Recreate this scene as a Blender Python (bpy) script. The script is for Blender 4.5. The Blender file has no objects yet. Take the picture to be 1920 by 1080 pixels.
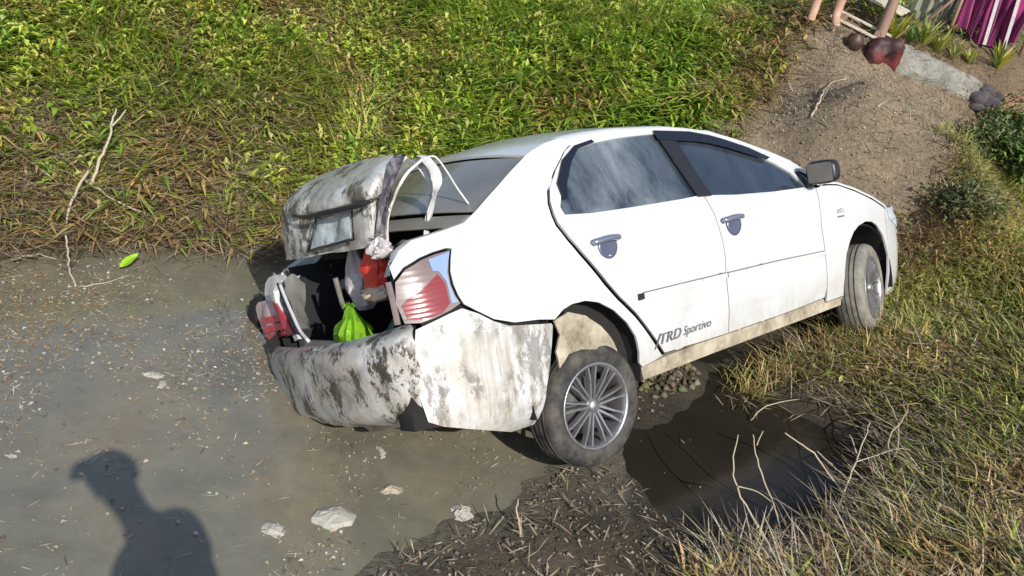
import bpy, bmesh, math, random
import numpy as np
from mathutils import Matrix, Vector
from mathutils.geometry import delaunay_2d_cdt

random.seed(7)
RNG = np.random.default_rng(11)
SC = bpy.context.scene
COL = SC.collection

# ------------------------------------------------------------------ camera, light, exposure
FPX = 1600.0
WC = np.array([[0.97815, 0.20791, 0.0], [0.08787, -0.41338, 0.90631], [0.18843, -0.8865, -0.42262]])
CAM = np.array([0.0, 0.0, 2.45])
cd = bpy.data.cameras.new('camera')
cd.sensor_width = 36.0
cd.lens = 36.0 * FPX / 1920.0
cd.clip_start = 0.05
cd.clip_end = 2000.0
co = bpy.data.objects.new('camera', cd)
COL.objects.link(co)
m = Matrix.Identity(4)
for i in range(3):
    m[i][0] = WC[i, 0]; m[i][1] = -WC[i, 1]; m[i][2] = -WC[i, 2]; m[i][3] = CAM[i]
co.matrix_world = m
SC.camera = co

SUN_EL, SUN_AZ = 36.4, 153.7      # azimuth clockwise from +Y: the sun stands behind and right of the camera
world = bpy.data.worlds.new('World')
SC.world = world
world.use_nodes = True
wn = world.node_tree.nodes; wl = world.node_tree.links
sky = wn.new('ShaderNodeTexSky'); sky.sky_type = 'NISHITA'; sky.sun_disc = False
sky.sun_elevation = math.radians(SUN_EL); sky.sun_rotation = math.radians(SUN_AZ)
wl.new(sky.outputs[0], wn['Background'].inputs[0])
wn['Background'].inputs[1].default_value = 0.125
sl = bpy.data.lights.new('sun', 'SUN'); sl.energy = 4.2; sl.angle = math.radians(0.5); sl.color = (1.0, 0.955, 0.88)
so = bpy.data.objects.new('sun', sl); COL.objects.link(so)
sdir = Vector((math.sin(math.radians(SUN_AZ)) * math.cos(math.radians(SUN_EL)),
               math.cos(math.radians(SUN_AZ)) * math.cos(math.radians(SUN_EL)), math.sin(math.radians(SUN_EL))))
so.rotation_euler = sdir.to_track_quat('Z', 'Y').to_euler()
so.location = sdir * 40
SC.view_settings.view_transform = 'Standard'
SC.view_settings.look = 'None'
SC.view_settings.gamma = 1.0
SC.view_settings.use_curve_mapping = False
SC.view_settings.exposure = 0.22

# ------------------------------------------------------------------ helpers
def ray(u, v):
    d = WC @ np.array([(u - 960) / FPX, (v - 540) / FPX, 1.0])
    return d / np.linalg.norm(d)
def at(u, v, z):
    d = ray(u, v); return CAM + d * (z - CAM[2]) / d[2]

def tag(o, label=None, cat=None, group=None, kind=None):
    if label: o['label'] = label
    if cat: o['category'] = cat
    if group: o['group'] = group
    if kind: o['kind'] = kind
    return o
def empty(name, loc, label, cat, group=None):
    o = bpy.data.objects.new(name, None); COL.objects.link(o)
    o.location = loc; o.empty_display_size = .1
    return tag(o, label, cat, group)
def mesh_obj(name, V, F, mat, parent=None, smooth=True, thick=0.0, off=-1.0, sub=0):
    me = bpy.data.meshes.new(name)
    me.from_pydata([tuple(map(float, v)) for v in V], [], [tuple(int(i) for i in f) for f in F])
    me.validate(); me.update()
    if smooth: me.polygons.foreach_set('use_smooth', [True] * len(me.polygons))
    o = bpy.data.objects.new(name, me); COL.objects.link(o)
    if mat: me.materials.append(mat)
    if parent: o.parent = parent
    if thick:
        s = o.modifiers.new('thick', 'SOLIDIFY'); s.thickness = thick; s.offset = off
        if smooth: es = o.modifiers.new('split', 'EDGE_SPLIT'); es.split_angle = math.radians(50)
    if sub:
        s = o.modifiers.new('sub', 'SUBSURF'); s.levels = sub; s.render_levels = sub
    return o
def big_mesh(name, V, F3, mat, parent=None, cols=None, smooth=False):
    me = bpy.data.meshes.new(name)
    n, k = F3.shape
    me.vertices.add(len(V)); me.vertices.foreach_set('co', np.ascontiguousarray(V, dtype=np.float32).ravel())
    me.loops.add(n * k); me.loops.foreach_set('vertex_index', np.ascontiguousarray(F3, dtype=np.int32).ravel())
    me.polygons.add(n); me.polygons.foreach_set('loop_start', np.arange(0, n * k, k, dtype=np.int32))
    try: me.polygons.foreach_set('loop_total', np.full(n, k, dtype=np.int32))
    except Exception: pass
    me.update(calc_edges=True); me.validate()
    if smooth: me.polygons.foreach_set('use_smooth', np.ones(len(me.polygons), dtype=bool))
    if cols is not None:
        a = me.color_attributes.new('tint', 'FLOAT_COLOR', 'POINT')
        c = np.ones((len(V), 4), dtype=np.float32); c[:, :3] = cols
        a.data.foreach_set('color', c.ravel())
    o = bpy.data.objects.new(name, me); COL.objects.link(o)
    me.materials.append(mat)
    if parent: o.parent = parent
    return o
def loft(rows, closed=False):
    """rows: list of equally long point lists -> V, F"""
    n = len(rows[0]); V = [p for r in rows for p in r]; F = []
    for i in range(len(rows) - 1):
        for j in range(n if closed else n - 1):
            a = i * n + j; b = i * n + (j + 1) % n
            F.append((a, b, b + n, a + n))
    return V, F
def tube(points, radii, sides=7, cap=True):
    P = [np.array(p, float) for p in points]
    rows = []
    up = np.array([0.13, 0.21, 0.97])
    for i, p in enumerate(P):
        t = P[min(i + 1, len(P) - 1)] - P[max(i - 1, 0)]; t /= (np.linalg.norm(t) + 1e-9)
        a = np.cross(t, up)
        if np.linalg.norm(a) < 1e-3: a = np.cross(t, [1, 0, 0])
        a /= np.linalg.norm(a); b = np.cross(t, a)
        r = radii[i] if hasattr(radii, '__len__') else radii
        rows.append([p + r * (math.cos(k) * a + math.sin(k) * b) for k in np.linspace(0, 2 * math.pi, sides, endpoint=False)])
    V, F = loft(rows, True)
    if cap:
        F.append(tuple(range(sides - 1, -1, -1))); F.append(tuple(range(len(V) - sides, len(V))))
    return V, F
def join(parts):
    V, F = [], []
    for v, f in parts:
        o = len(V); V += list(v); F += [tuple(i + o for i in q) for q in f]
    return V, F
def boxvf(c, s, rot=None):
    c = np.array(c, float); s = np.array(s, float) / 2
    V = []
    for x in (-1, 1):
        for y in (-1, 1):
            for z in (-1, 1):
                p = s * (x, y, z)
                if rot is not None: p = rot @ p
                V.append(c + p)
    return V, [(0, 1, 3, 2), (4, 6, 7, 5), (0, 4, 5, 1), (2, 3, 7, 6), (0, 2, 6, 4), (1, 5, 7, 3)]
def lathe(profile, seg=40, axis=1):
    """profile (r, y): ring about the y axis"""
    rows = []
    for r, y in profile:
        rows.append([np.array([r * math.cos(a), y, r * math.sin(a)]) for a in np.linspace(0, 2 * math.pi, seg, endpoint=False)])
    return loft(rows, True)
def catmull(pts, n):
    P = np.array(pts, float); out = []
    P = np.vstack([2 * P[0] - P[1], P, 2 * P[-1] - P[-2]])
    for i in range(1, len(P) - 2):
        for t in np.linspace(0, 1, n, endpoint=False):
            a, b, c, d = P[i - 1], P[i], P[i + 1], P[i + 2]
            out.append(.5 * (2 * b + (c - a) * t + (2 * a - 5 * b + 4 * c - d) * t * t + (3 * b - a - 3 * c + d) * t ** 3))
    out.append(P[-2]); return np.array(out)
def hash2(i, j, s):
    h = (i * 374761393 + j * 668265263 + s * 974634777) & 0x7fffffff
    h = ((h ^ (h >> 13)) * 1274126177) & 0x7fffffff
    return ((h ^ (h >> 16)) & 0xffff) / 65535.0
def vnoise(x, y, s=0):
    x = np.asarray(x, float); y = np.asarray(y, float)
    i = np.floor(x).astype(np.int64); j = np.floor(y).astype(np.int64)
    fx = x - i; fy = y - j; fx = fx * fx * (3 - 2 * fx); fy = fy * fy * (3 - 2 * fy)
    return ((hash2(i, j, s) * (1 - fx) + hash2(i + 1, j, s) * fx) * (1 - fy) +
            (hash2(i, j + 1, s) * (1 - fx) + hash2(i + 1, j + 1, s) * fx) * fy)
def fbm(x, y, s=0, o=3):
    r = 0; a = .5; t = 0
    for k in range(o):
        r = r + a * vnoise(np.asarray(x) * 2 ** k, np.asarray(y) * 2 ** k, s + k * 17); t += a; a *= .5
    return r / t
def inpoly(px, py, poly):
    px = np.asarray(px, float); py = np.asarray(py, float); c = np.zeros(px.shape, bool)
    n = len(poly)
    for i in range(n):
        x1, y1 = poly[i]; x2, y2 = poly[(i + 1) % n]
        k = ((y1 > py) != (y2 > py))
        xi = (x2 - x1) * (py - y1) / ((y2 - y1) if y2 != y1 else 1e-12) + x1
        c ^= k & (px < xi)
    return c

# ------------------------------------------------------------------ materials
class N:
    """tiny node helper"""
    def __init__(s, name, **k):
        s.m = bpy.data.materials.new(name); s.m.use_nodes = True
        s.t = s.m.node_tree; s.b = s.t.nodes['Principled BSDF']
        for a, v in k.items(): s.set(a, v)
    def set(s, a, v):
        n = {'col': 'Base Color', 'rough': 'Roughness', 'metal': 'Metallic', 'ior': 'IOR', 'spec': 'Specular IOR Level', 'coat': 'Coat Weight',
             'alpha': 'Alpha', 'trans': 'Transmission Weight', 'sss': 'Subsurface Weight', 'coatr': 'Coat Roughness', 'sheen': 'Sheen Weight'}[a]
        s.b.inputs[n].default_value = (*v, 1) if isinstance(v, tuple) else v
    def node(s, t, **k):
        n = s.t.nodes.new('ShaderNode' + t)
        for a, v in k.items(): setattr(n, a, v)
        return n
    def link(s, a, b): s.t.links.new(a, b)
    def coord(s, scale=(1, 1, 1), which='Object'):
        c = s.node('TexCoord'); mp = s.node('Mapping'); mp.inputs['Scale'].default_value = scale
        s.link(c.outputs[which], mp.inputs[0]); return mp.outputs[0]
    def noise(s, scale, detail=4, rough=.55, vec=None, dist=0.0):
        n = s.node('TexNoise'); n.inputs['Scale'].default_value = scale; n.inputs['Detail'].default_value = detail
        n.inputs['Roughness'].default_value = rough; n.inputs['Distortion'].default_value = dist
        s.link(vec if vec is not None else s.coord(), n.inputs['Vector']); return n.outputs['Fac']
    def ramp(s, fac, stops):
        r = s.node('ValToRGB'); e = r.color_ramp.elements
        while len(e) < len(stops): e.new(.5)
        for k, (p, c) in zip(e, stops):
            k.position = p; k.color = (*c, 1) if isinstance(c, tuple) else (c, c, c, 1)
        s.link(fac, r.inputs[0]); return r.outputs[0]
    def mix(s, fac, a, b):
        n = s.node('Mix', data_type='RGBA')
        for i, v in ((0, fac), (6, a), (7, b)):
            if hasattr(v, 'links'): s.link(v, n.inputs[i])
            else: n.inputs[i].default_value = (*v, 1) if isinstance(v, tuple) else v
        return n.outputs[2]
    def math(s, op, a, b=0.0, c=None, clamp=False):
        n = s.node('Math', operation=op, use_clamp=clamp)
        for i, v in enumerate((a, b) if c is None else (a, b, c)):
            if hasattr(v, 'links'): s.link(v, n.inputs[i])
            else: n.inputs[i].default_value = v
        return n.outputs[0]
    def bump(s, h, strength=.3, dist=.01):
        n = s.node('Bump'); n.inputs['Strength'].default_value = strength; n.inputs['Distance'].default_value = dist
        s.link(h, n.inputs['Height']); s.link(n.outputs[0], s.b.inputs['Normal']); return n
    def to(s, out, a):
        s.link(out, s.b.inputs[{'col': 'Base Color', 'rough': 'Roughness', 'alpha': 'Alpha', 'metal': 'Metallic'}[a]])
    def z(s):
        c = s.node('TexCoord'); x = s.node('SeparateXYZ'); s.link(c.outputs['Object'], x.inputs[0]); return x.outputs

def paint(name, mud=0.3, dark=0.0, streak=0.3, ztop=.42):
    k = N(name, rough=.3, coat=.5, coatr=.12)
    xyz = k.z()
    low = k.ramp(k.math('ADD', xyz[2], k.math('MULTIPLY', k.noise(7, 5), .22)), [(max(0, ztop - .14), 1.0), (ztop + .12, 0.0)])
    st = k.ramp(k.noise(1, 5, .65, k.coord((30, 30, 2.0))), [(.45, 0.0), (.72, 1.0)])
    bl = k.ramp(k.noise(4.5, 6, .7, None, .5), [(.42, 0.0), (.68, 1.0)])
    grain = k.ramp(k.noise(60, 4, .7), [(.3, .55), (.7, 1.0)])
    f1 = k.math('MULTIPLY', k.math('MULTIPLY', low, bl, clamp=True), mud, clamp=True)
    f2 = k.math('MULTIPLY', k.math('MULTIPLY', low, st), streak, clamp=True)
    dust = k.ramp(k.noise(2.4, 6, .6, None, .3), [(.36, 0.0), (.72, .55)])
    c = k.mix(dust, (.615, .625, .635), (.52, .51, .475))
    c = k.mix(k.ramp(k.noise(1, 6, .7, k.coord((3, 3, 14))), [(.55, 0.0), (.8, .35)]), c, (.40, .37, .31))
    c = k.mix(k.math('MULTIPLY', f1, grain), c, (.40, .31, .19))
    c = k.mix(f2, c, (.30, .25, .17))
    rr = k.math('ADD', k.math('MULTIPLY', k.math('ADD', f1, f2), .5), .27, clamp=True)
    if dark:
        d = k.ramp(k.noise(8, 12, .8, k.coord((1.3, 1.3, .75)), .15), [(.49, 0.0), (.525, 1.0)])
        big = k.ramp(k.noise(3.4, 3, .5), [(.40, 0.0), (.50, 1.0)])
        d = k.math('MULTIPLY', d, big)
        drip = k.ramp(k.noise(1, 8, .7, k.coord((38, 38, 2.2)), .2), [(.60, 0.0), (.66, 1.0)])
        d = k.math('MAXIMUM', d, k.math('MULTIPLY', drip, .6))
        d = k.math('MULTIPLY', d, dark)
        c = k.mix(d, c, (.070, .056, .038))
        rr = k.math('ADD', rr, k.math('MULTIPLY', d, .5), clamp=True)
    k.to(c, 'col'); k.to(rr, 'rough')
    k.bump(k.noise(45, 4, .6), .05, .004)
    return k.m
M = {}
M['paint'] = paint('white_paint', .9, 0, .55, .44)
M['paint_clean'] = paint('white_paint_upper', .0, 0, .0, .1)
M['paint_muddy'] = paint('white_paint_muddy', .8, 1.0, .7, .85)
M['paint_streak'] = paint('white_paint_streaked', .7, .6, .9, .78)
M['paint_lid'] = paint('white_paint_lid', .6, .9, .7, 1.6)
k = N('tinted_glass', col=(.012, .015, .02), rough=.05, ior=1.9, coat=.6)
d = k.math('MULTIPLY', k.ramp(k.noise(2.6, 6, .68, k.coord((1.6, 1, 1.0)), .35), [(.36, 0.0), (.74, 1.0)]), .72)
xyz = k.z()
gate = k.ramp(k.math('SUBTRACT', .95, xyz[0]), [(.0, .12), (.35, 1.0)])
d2 = k.math('MULTIPLY', d, gate)
edge = k.math('MULTIPLY', k.ramp(xyz[2], [(.06, 1.0), (.14, 0.0)]), 0.0)
k.to(k.mix(d2, (.020, .028, .042), (.34, .40, .42)), 'col'); k.to(k.math('ADD', k.math('MULTIPLY', d2, .6), .06), 'rough'); M['glass'] = k.m  # slate blue in the tint stands for reflected sky, smears over it
k = N('mottled_glass', rough=.25, ior=1.6, coat=.3)
k.to(k.mix(k.ramp(k.noise(3, 5), [(.3, .35), (.75, .85)]), (.05, .05, .05), (.30, .27, .22)), 'col'); M['rear_glass'] = k.m  # noise mixes a grey brown over the dark base
M['black_plastic'] = N('black_plastic', col=(.02, .02, .024), rough=.4).m
k = N('groove_shade', rough=.6); k.to(k.mix(k.ramp(k.noise(16, 5, .7, k.coord((1, 1, .4))), [(.45, 0.0), (.68, 1.0)]), (.035, .03, .045), (.30, .28, .29)), 'col'); M['torn'] = k.m
M['visor'] = N('smoked_visor', col=(.012, .014, .022), rough=.15, ior=1.6).m
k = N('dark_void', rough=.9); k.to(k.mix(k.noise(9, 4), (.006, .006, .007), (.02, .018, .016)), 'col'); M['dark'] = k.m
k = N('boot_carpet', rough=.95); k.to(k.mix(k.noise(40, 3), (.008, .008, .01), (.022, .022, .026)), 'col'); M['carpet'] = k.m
k = N('grey_trim', rough=.7); k.to(k.mix(k.noise(6, 4), (.12, .12, .11), (.24, .23, .20)), 'col'); M['trim'] = k.m
k = N('tyre_rubber', rough=.8)
mudm = k.ramp(k.noise(8, 6, .7), [(.4, 0.0), (.65, 1.0)])
k.to(k.mix(k.math('MULTIPLY', mudm, .55), (.022, .022, .023), (.17, .15, .12)), 'col'); k.bump(k.noise(50, 3), .3, .004); M['tyre'] = k.m
k = N('dusty_tyre', rough=.85)
k.to(k.mix(k.ramp(k.noise(7, 6, .7), [(.3, 0.0), (.6, 1.0)]), (.10, .09, .08), (.27, .25, .21)), 'col'); k.bump(k.noise(50, 3), .3, .004); M['tyre_dusty'] = k.m
k = N('alloy', metal=.75, rough=.38)
k.to(k.mix(k.ramp(k.noise(9, 5, .7), [(.45, 0.0), (.7, .75)]), (.40, .395, .41), (.16, .13, .10)), 'col')
M['alloy'] = k.m
k = N('rim_dark', rough=.6); k.to(k.mix(k.noise(10, 4), (.035, .033, .035), (.09, .08, .075)), 'col'); M['rim_dark'] = k.m
k = N('mud_tan', rough=.85); k.to(k.mix(k.ramp(k.noise(6, 9, .75), [(.34, 0.0), (.62, 1.0)]), (.16, .125, .08), (.50, .44, .33)), 'col'); k.bump(k.noise(40, 4), .3, .005); M['mud_tan'] = k.m
k = N('red_lens', rough=.2, coat=.2)
k.to(k.mix(k.noise(9, 4, .6, k.coord((1, 1, 3))), (.20, .012, .022), (.26, .06, .065)), 'col'); k.bump(k.ramp(k.math('FRACT', k.math('MULTIPLY', k.z()[2], 55)), [(.1, 0.0), (.5, 1.0), (.9, 0.0)]), .25, .003); M['lens_red'] = k.m
k = N('clear_lens', rough=.25, coat=.2); k.to(k.mix(k.noise(7, 4), (.13, .095, .095), (.30, .23, .22)), 'col'); k.bump(k.ramp(k.math('FRACT', k.math('MULTIPLY', k.z()[2], 40)), [(.1, 0.0), (.5, 1.0), (.9, 0.0)]), .12, .003); M['lens_clear'] = k.m
k = N('pale_lens', rough=.10, coat=1.0); k.to(k.mix(k.noise(6, 3), (.13, .21, .46), (.36, .46, .68)), 'col'); M['lens_blue'] = k.m
M['chrome'] = N('chrome', col=(.62, .64, .70), metal=1.0, rough=.16).m
M['bowl'] = N('chrome_bowl_shaded', col=(.13, .14, .20), metal=.4, rough=.3).m  # bowl colour darkened to give the shade of its recess
M['lever'] = N('chrome_lever', col=(.36, .38, .46), metal=.7, rough=.2).m
M['lens_bright'] = N('red_lens_lightened', col=(.52, .05, .075), rough=.15, coat=.6).m  # lens red lightened in colour because the left lamp sits in shade
M['lens_pale'] = N('pink_lens_lightened', col=(.58, .42, .42), rough=.15, coat=.6).m  # pink lightened likewise, making up for light missing on the lamp
M['decal'] = N('decal_grey', col=(.16, .15, .16), rough=.5).m
k = N('plate_white', rough=.4)
k.to(k.mix(k.ramp(k.noise(8, 6, .7, k.coord((1, 3, 3)), .6), [(.4, 0.0), (.7, 1.0)]), (.50, .58, .62), (.30, .30, .27)), 'col'); M['plate'] = k.m
def plastic(name, a, b, rough=.3, trans=.0):
    k = N(name, rough=rough, sss=0.0)
    k.to(k.mix(k.noise(14, 4), a, b), 'col'); k.bump(k.noise(30, 4, .6), .5, .012); return k.m
M['bag_red'] = plastic('red_plastic', (.62, .03, .02), (.75, .08, .05))
M['bag_orange'] = plastic('bag_label', (.62, .36, .22), (.7, .6, .5))
M['bag_green'] = plastic('green_plastic', (.08, .30, .012), (.26, .46, .02))
M['bag_pale'] = plastic('cloudy_plastic', (.42, .38, .39), (.6, .55, .55))
M['bag_teal'] = plastic('teal_plastic', (.01, .07, .06), (.02, .12, .10))
M['white_litter'] = plastic('white_litter', (.30, .28, .23), (.50, .48, .42), .6)
M['red_litter'] = plastic('red_litter', (.5, .05, .05), (.62, .12, .1), .6)

# ------------------------------------------------------------------ ground
CP = [  # control points: x, y, z (far bank, canal bed, dirt slope, near bank, mud bar)
]
def cpx(u, v, z): CP.append(tuple(at(u, v, z)[:2]) + (z,))
def cns(n, s, z): CP.append((-.573 * n + .82 * s, .82 * n + .573 * s, z))   # n across the canal, s along it
for u, v in ((0, 498), (120, 475), (260, 472), (400, 476), (470, 478)): cpx(u, v, 0.0)
for s, zz in ((-6, 0), (-3.5, 0), (-1, 0), (1.6, 0.02), (2.6, .12)):
    cns(5.0 + (.25 if s < -3 else 0), s, zz)
for s in (-6, -3, -1, 1, 3.0): cns(5.75, s, .50 + (.1 if s > 2.5 else 0)); cns(6.8, s, 1.08); cns(8.0, s, 1.75); cns(9.4, s, 2.2); cns(12, s, 2.3)
for s in (4.5, 6.5): cns(7.0, s, 1.45); cns(9, s, 2.0); cns(12, s, 2.2)
for s in (-6, -4, -2, -.5, .8): cns(3.6, s, -.5)
for s in (-6, -4, -2, -.4): cns(2.2, s, -.22)
for s in (-6, -4, -2): cns(1.1, s, .35); cns(.2, s, .8)
cns(3.9, 2.2, -.36); cns(3.9, 3.2, -.25); cns(3.6, 3.9, -.05); cns(4.6, 3.6, .15)
for u, v, z in ((920, 1000, .02), (1100, 1000, .09), (1110, 890, .05), (1010, 930, .01), (1000, 1078, .11), (740, 1075, .03), (560, 1000, -.07), (780, 930, -.06), (900, 930, -.03),
                (1250, 1075, .12), (860, 830, -.08), (1230, 700, .12), (1290, 685, .13), (1240, 760, .02), (1340, 735, -.03), (1420, 700, .02), (1500, 650, .10), (1300, 770, -.06), (1400, 760, -.05), (1640, 630, .33),
                (1500, 850, -.07), (1400, 880, -.08), (1300, 820, -.05), (1590, 830, -.04), (1300, 960, -.06), (1420, 980, -.03), (1540, 735, .12), (1640, 770, .14), (1500, 700, .12),
                (1690, 640, .34), (1800, 560, .52), (1900, 560, .62), (1900, 450, .78), (1900, 330, 1.0), (1760, 330, 1.08), (1700, 445, .72),
                (1800, 680, .38), (1730, 800, .22), (1900, 800, .42), (1900, 1050, .40), (1760, 950, .26), (1640, 960, .13), (1540, 1040, .11), (1640, 1070, .2), (1450, 1080, .12),
                (1600, 330, 1.02), (1600, 200, 1.36), (1450, 200, 1.22), (1450, 330, .84), (1480, 60, 1.74), (1640, 110, 1.80), (1830, 190, 1.68), (1530, 50, 1.84), (1380, 100, 1.60), (1300, 200, 1.06), (1200, 200, .96), (1300, 100, 1.46), (1200, 100, 1.38), (1350, 250, .98), (1800, 60, 1.95), (1900, 120, 1.85), (1650, 20, 1.92)):
    cpx(u, v, z)
for x, y, z in ((0, -2, .85), (3, -2, .8), (-3, -2, .85), (1.2, -.4, .8), (0, .2, .8), (1.0, 1.0, .55), (-1.2, .6, .5), (3.5, 1.5, .55), (5, 3, .8), (6, 6, 1.7), (4.5, 5, 1.5), (5, 9, 2.0), (2.4, 9.5, 2.0), (8, 2, 1.0), (7, 10, 2.1), (0, 1.4, .35), (-.5, 1.6, .02), (.6, 1.9, .2)):
    CP.append((x, y, z))
CP = np.array(CP)
def tps_fit(P, lam=.10):
    n = len(P); d2 = ((P[:, None, :2] - P[None, :, :2]) ** 2).sum(2)
    K = np.where(d2 > 0, .5 * d2 * np.log(d2 + 1e-12), 0) + lam * np.eye(n)
    Q = np.c_[np.ones(n), P[:, :2]]
    A = np.block([[K, Q], [Q.T, np.zeros((3, 3))]])
    return np.linalg.solve(A, np.r_[P[:, 2], 0, 0, 0])
TPSW = tps_fit(CP)
def ground_smooth(x, y):
    x = np.asarray(x, float); y = np.asarray(y, float); sh = x.shape; x = x.ravel(); y = y.ravel(); out = np.empty_like(x)
    for i in range(0, len(x), 40000):
        a = x[i:i + 40000]; b = y[i:i + 40000]
        d2 = (a[:, None] - CP[None, :, 0]) ** 2 + (b[:, None] - CP[None, :, 1]) ** 2
        out[i:i + 40000] = (.5 * d2 * np.log(d2 + 1e-12)) @ TPSW[:len(CP)] + TPSW[-3] + TPSW[-2] * a + TPSW[-1] * b
    out = np.clip(out, -.75, 2.4)
    n = -.573 * x + .82 * y; s = .82 * x + .573 * y
    # far away: canal keeps its section to the left, level fields elsewhere
    far = np.where(n > 3.6, np.clip((n - 5.1) * .58, -.6, 2.2), np.clip((2.2 - n) * .45, -.6, .95))
    far = np.where(s > 4, 2.0, far)
    r = np.hypot(x - .5, y - 4); t = np.clip((r - 6.5) / 3, 0, 1); t = t * t * (3 - 2 * t)
    out = out * (1 - t) + far * t
    return out.reshape(sh)
def rough_amp(x, y): return .05
def ground(x, y):
    x = np.asarray(x, float); y = np.asarray(y, float)
    g = ground_smooth(x, y)
    b = np.clip((g - .1) / .4, 0, 1)
    return g + (fbm(x * 1.7, y * 1.7, 5) - .5) * .10 * b + (fbm(x * 2.3 + 3, y * 2.3, 15) - .5) * .26 * np.exp(-((g - .06) / .16) ** 2) * (-.573 * x + .82 * y > 4.3) + (fbm(x * 7, y * 7, 9) - .5) * (.035 + .03 * b)
def on_ground(u, v, lift=0.0, lo=2.0, hi=14.0):
    d = ray(u, v); ks = np.linspace(lo, hi, 700); X = CAM + ks[:, None] * d
    g = np.maximum(ground(X[:, 0], X[:, 1]), 0) + lift
    i = np.where(X[:, 2] <= g)[0]
    return X[i[0]] if len(i) else X[-1]
def gp(poly): return [tuple(on_ground(u, v)[:2]) for u, v in poly]
DIRT = gp([(1360, 250), (1400, 190), (1445, 130), (1475, 70), (1500, 30), (1600, 30), (1680, 90), (1770, 150), (1840, 205), (1790, 245), (1770, 330), (1765, 400), (1740, 440), (1690, 470), (1560, 440), (1440, 370), (1380, 310)]) 
# ------------------------------------------------------------------ car body frame
RW = np.array([[0.6927, -0.62932, -0.35231], [0.72097, 0.61734, 0.3148], [0.01939, -0.47206, 0.88135]])
TW = np.array([0.0336, 3.69643, -0.07669])
def car2world(p): return RW @ np.asarray(p, float) + TW
def smooth_table(X, Y, lo, hi, n=800, it=60, w=5):
    xs = np.linspace(lo, hi, n); ys = np.interp(xs, X, Y)
    for _ in range(it):
        ys[1:-1] = .25 * ys[:-2] + .5 * ys[1:-1] + .25 * ys[2:]
    return xs, ys
PTX, PTW = smooth_table([-1.1, -1.0, -.95, -.9, -.8, -.6, -.3, 0, 2.2, 2.6, 2.9, 3.1, 3.25, 3.36, 3.44], [.40, .56, .64, .70, .76, .81, .835, .845, .845, .835, .815, .775, .69, .54, .25], -1.1, 3.44, it=40)
PZX, PZW = smooth_table([.1, .2, .3, .4, .6, .75, .85, .92, .98, 1.05, 1.2, 1.35, 1.42, 1.47, 1.6], [.92, .945, .97, .99, 1, 1, .985, .965, .93, .885, .80, .715, .67, .60, .4], .1, 1.6, it=120)
def S(x, z): return np.interp(x, PTX, PTW) * np.interp(z, PZX, PZW)

# ================================================================== the wrecked saloon
car = empty('sedan', (0, 0, 0), 'muddy white four door saloon lying tilted in the ditch with its boot torn open', 'car')
mw = Matrix.Identity(4)
for i in range(3):
    for j in range(3): mw[i][j] = RW[i, j]
    mw[i][3] = TW[i]
car.matrix_world = mw

def resample(poly, step, closed=True):
    out = []
    n = len(poly)
    for i in range(n if closed else n - 1):
        a = np.array(poly[i], float); b = np.array(poly[(i + 1) % n], float)
        k = max(1, int(np.linalg.norm(b - a) / step))
        for t in range(k): out.append(a + (b - a) * t / k)
    if not closed: out.append(np.array(poly[-1], float))
    return out
def patch2d(poly, holes=(), step=.035, grid=.05):
    pts = resample(poly, step); n0 = len(pts); edges = [(i, (i + 1) % n0) for i in range(n0)]
    hs = [resample(h, step) for h in holes]
    for h in hs:
        o = len(pts); pts += h; edges += [(o + i, o + (i + 1) % len(h)) for i in range(len(h))]
    B = np.array(pts)
    lo = B[:n0].min(0); hi = B[:n0].max(0)
    gx, gy = np.meshgrid(np.arange(lo[0] + grid / 2, hi[0], grid), np.arange(lo[1] + grid / 2, hi[1], grid))
    gx[1::2] += grid * .5
    gx = gx.ravel(); gy = gy.ravel()
    ok = inpoly(gx, gy, B[:n0])
    for h in hs: ok &= ~inpoly(gx, gy, h)
    G = np.c_[gx, gy][ok]
    if len(G):
        d = np.sqrt(((G[:, None] - B[None]) ** 2).sum(2)).min(1); G = G[d > grid * .45]
    allp = [Vector((float(p[0]), float(p[1]))) for p in list(B) + list(G)]
    v, e, f, *_ = delaunay_2d_cdt(allp, edges, [], 0, 1e-6)
    V = np.array([(p.x, p.y) for p in v]); F = []
    for q in f:
        c = V[list(q)].mean(0)[None]
        if inpoly(c[:, 0], c[:, 1], B[:n0])[0] and not any(inpoly(c[:, 0], c[:, 1], h)[0] for h in hs): F.append(tuple(q))
    return V, F
def damage_left(x, y, z):
    t = np.clip((-.35 - x) / .4, 0, 1)
    return x, y - .045 * t, z - .11 * t
def side_patch(name, poly, mat, parent=car, holes=(), side=-1, off=0.0, thick=.012, dents=0.0, step=.035, grid=.05, dz=0.0, flare=None):
    V, F = patch2d(poly, holes, step, grid)
    x, z = V[:, 0], V[:, 1]
    y = S(x, z) + off
    if dents: y = y + dents * ((fbm(x * 3.1 + 9, z * 4.3, 3) - .5) * 2)
    if flare: y = y + flare(x, z)
    if side < 0:
        P = np.c_[x, -y, z]
    else:
        X, Y, Z = damage_left(x, y, z); P = np.c_[X, Y, Z]
    # outward normals: polygon orientation in x-z seen from the outside
    a = P[list(F[0])]; nn = np.cross(a[1] - a[0], a[2] - a[0])
    if nn[1] * side < 0: F = [tuple(reversed(q)) for q in F]
    return mesh_obj(name, P, F, mat, parent, True, thick, -1.0)
def mirror_x(p): return p

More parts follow.
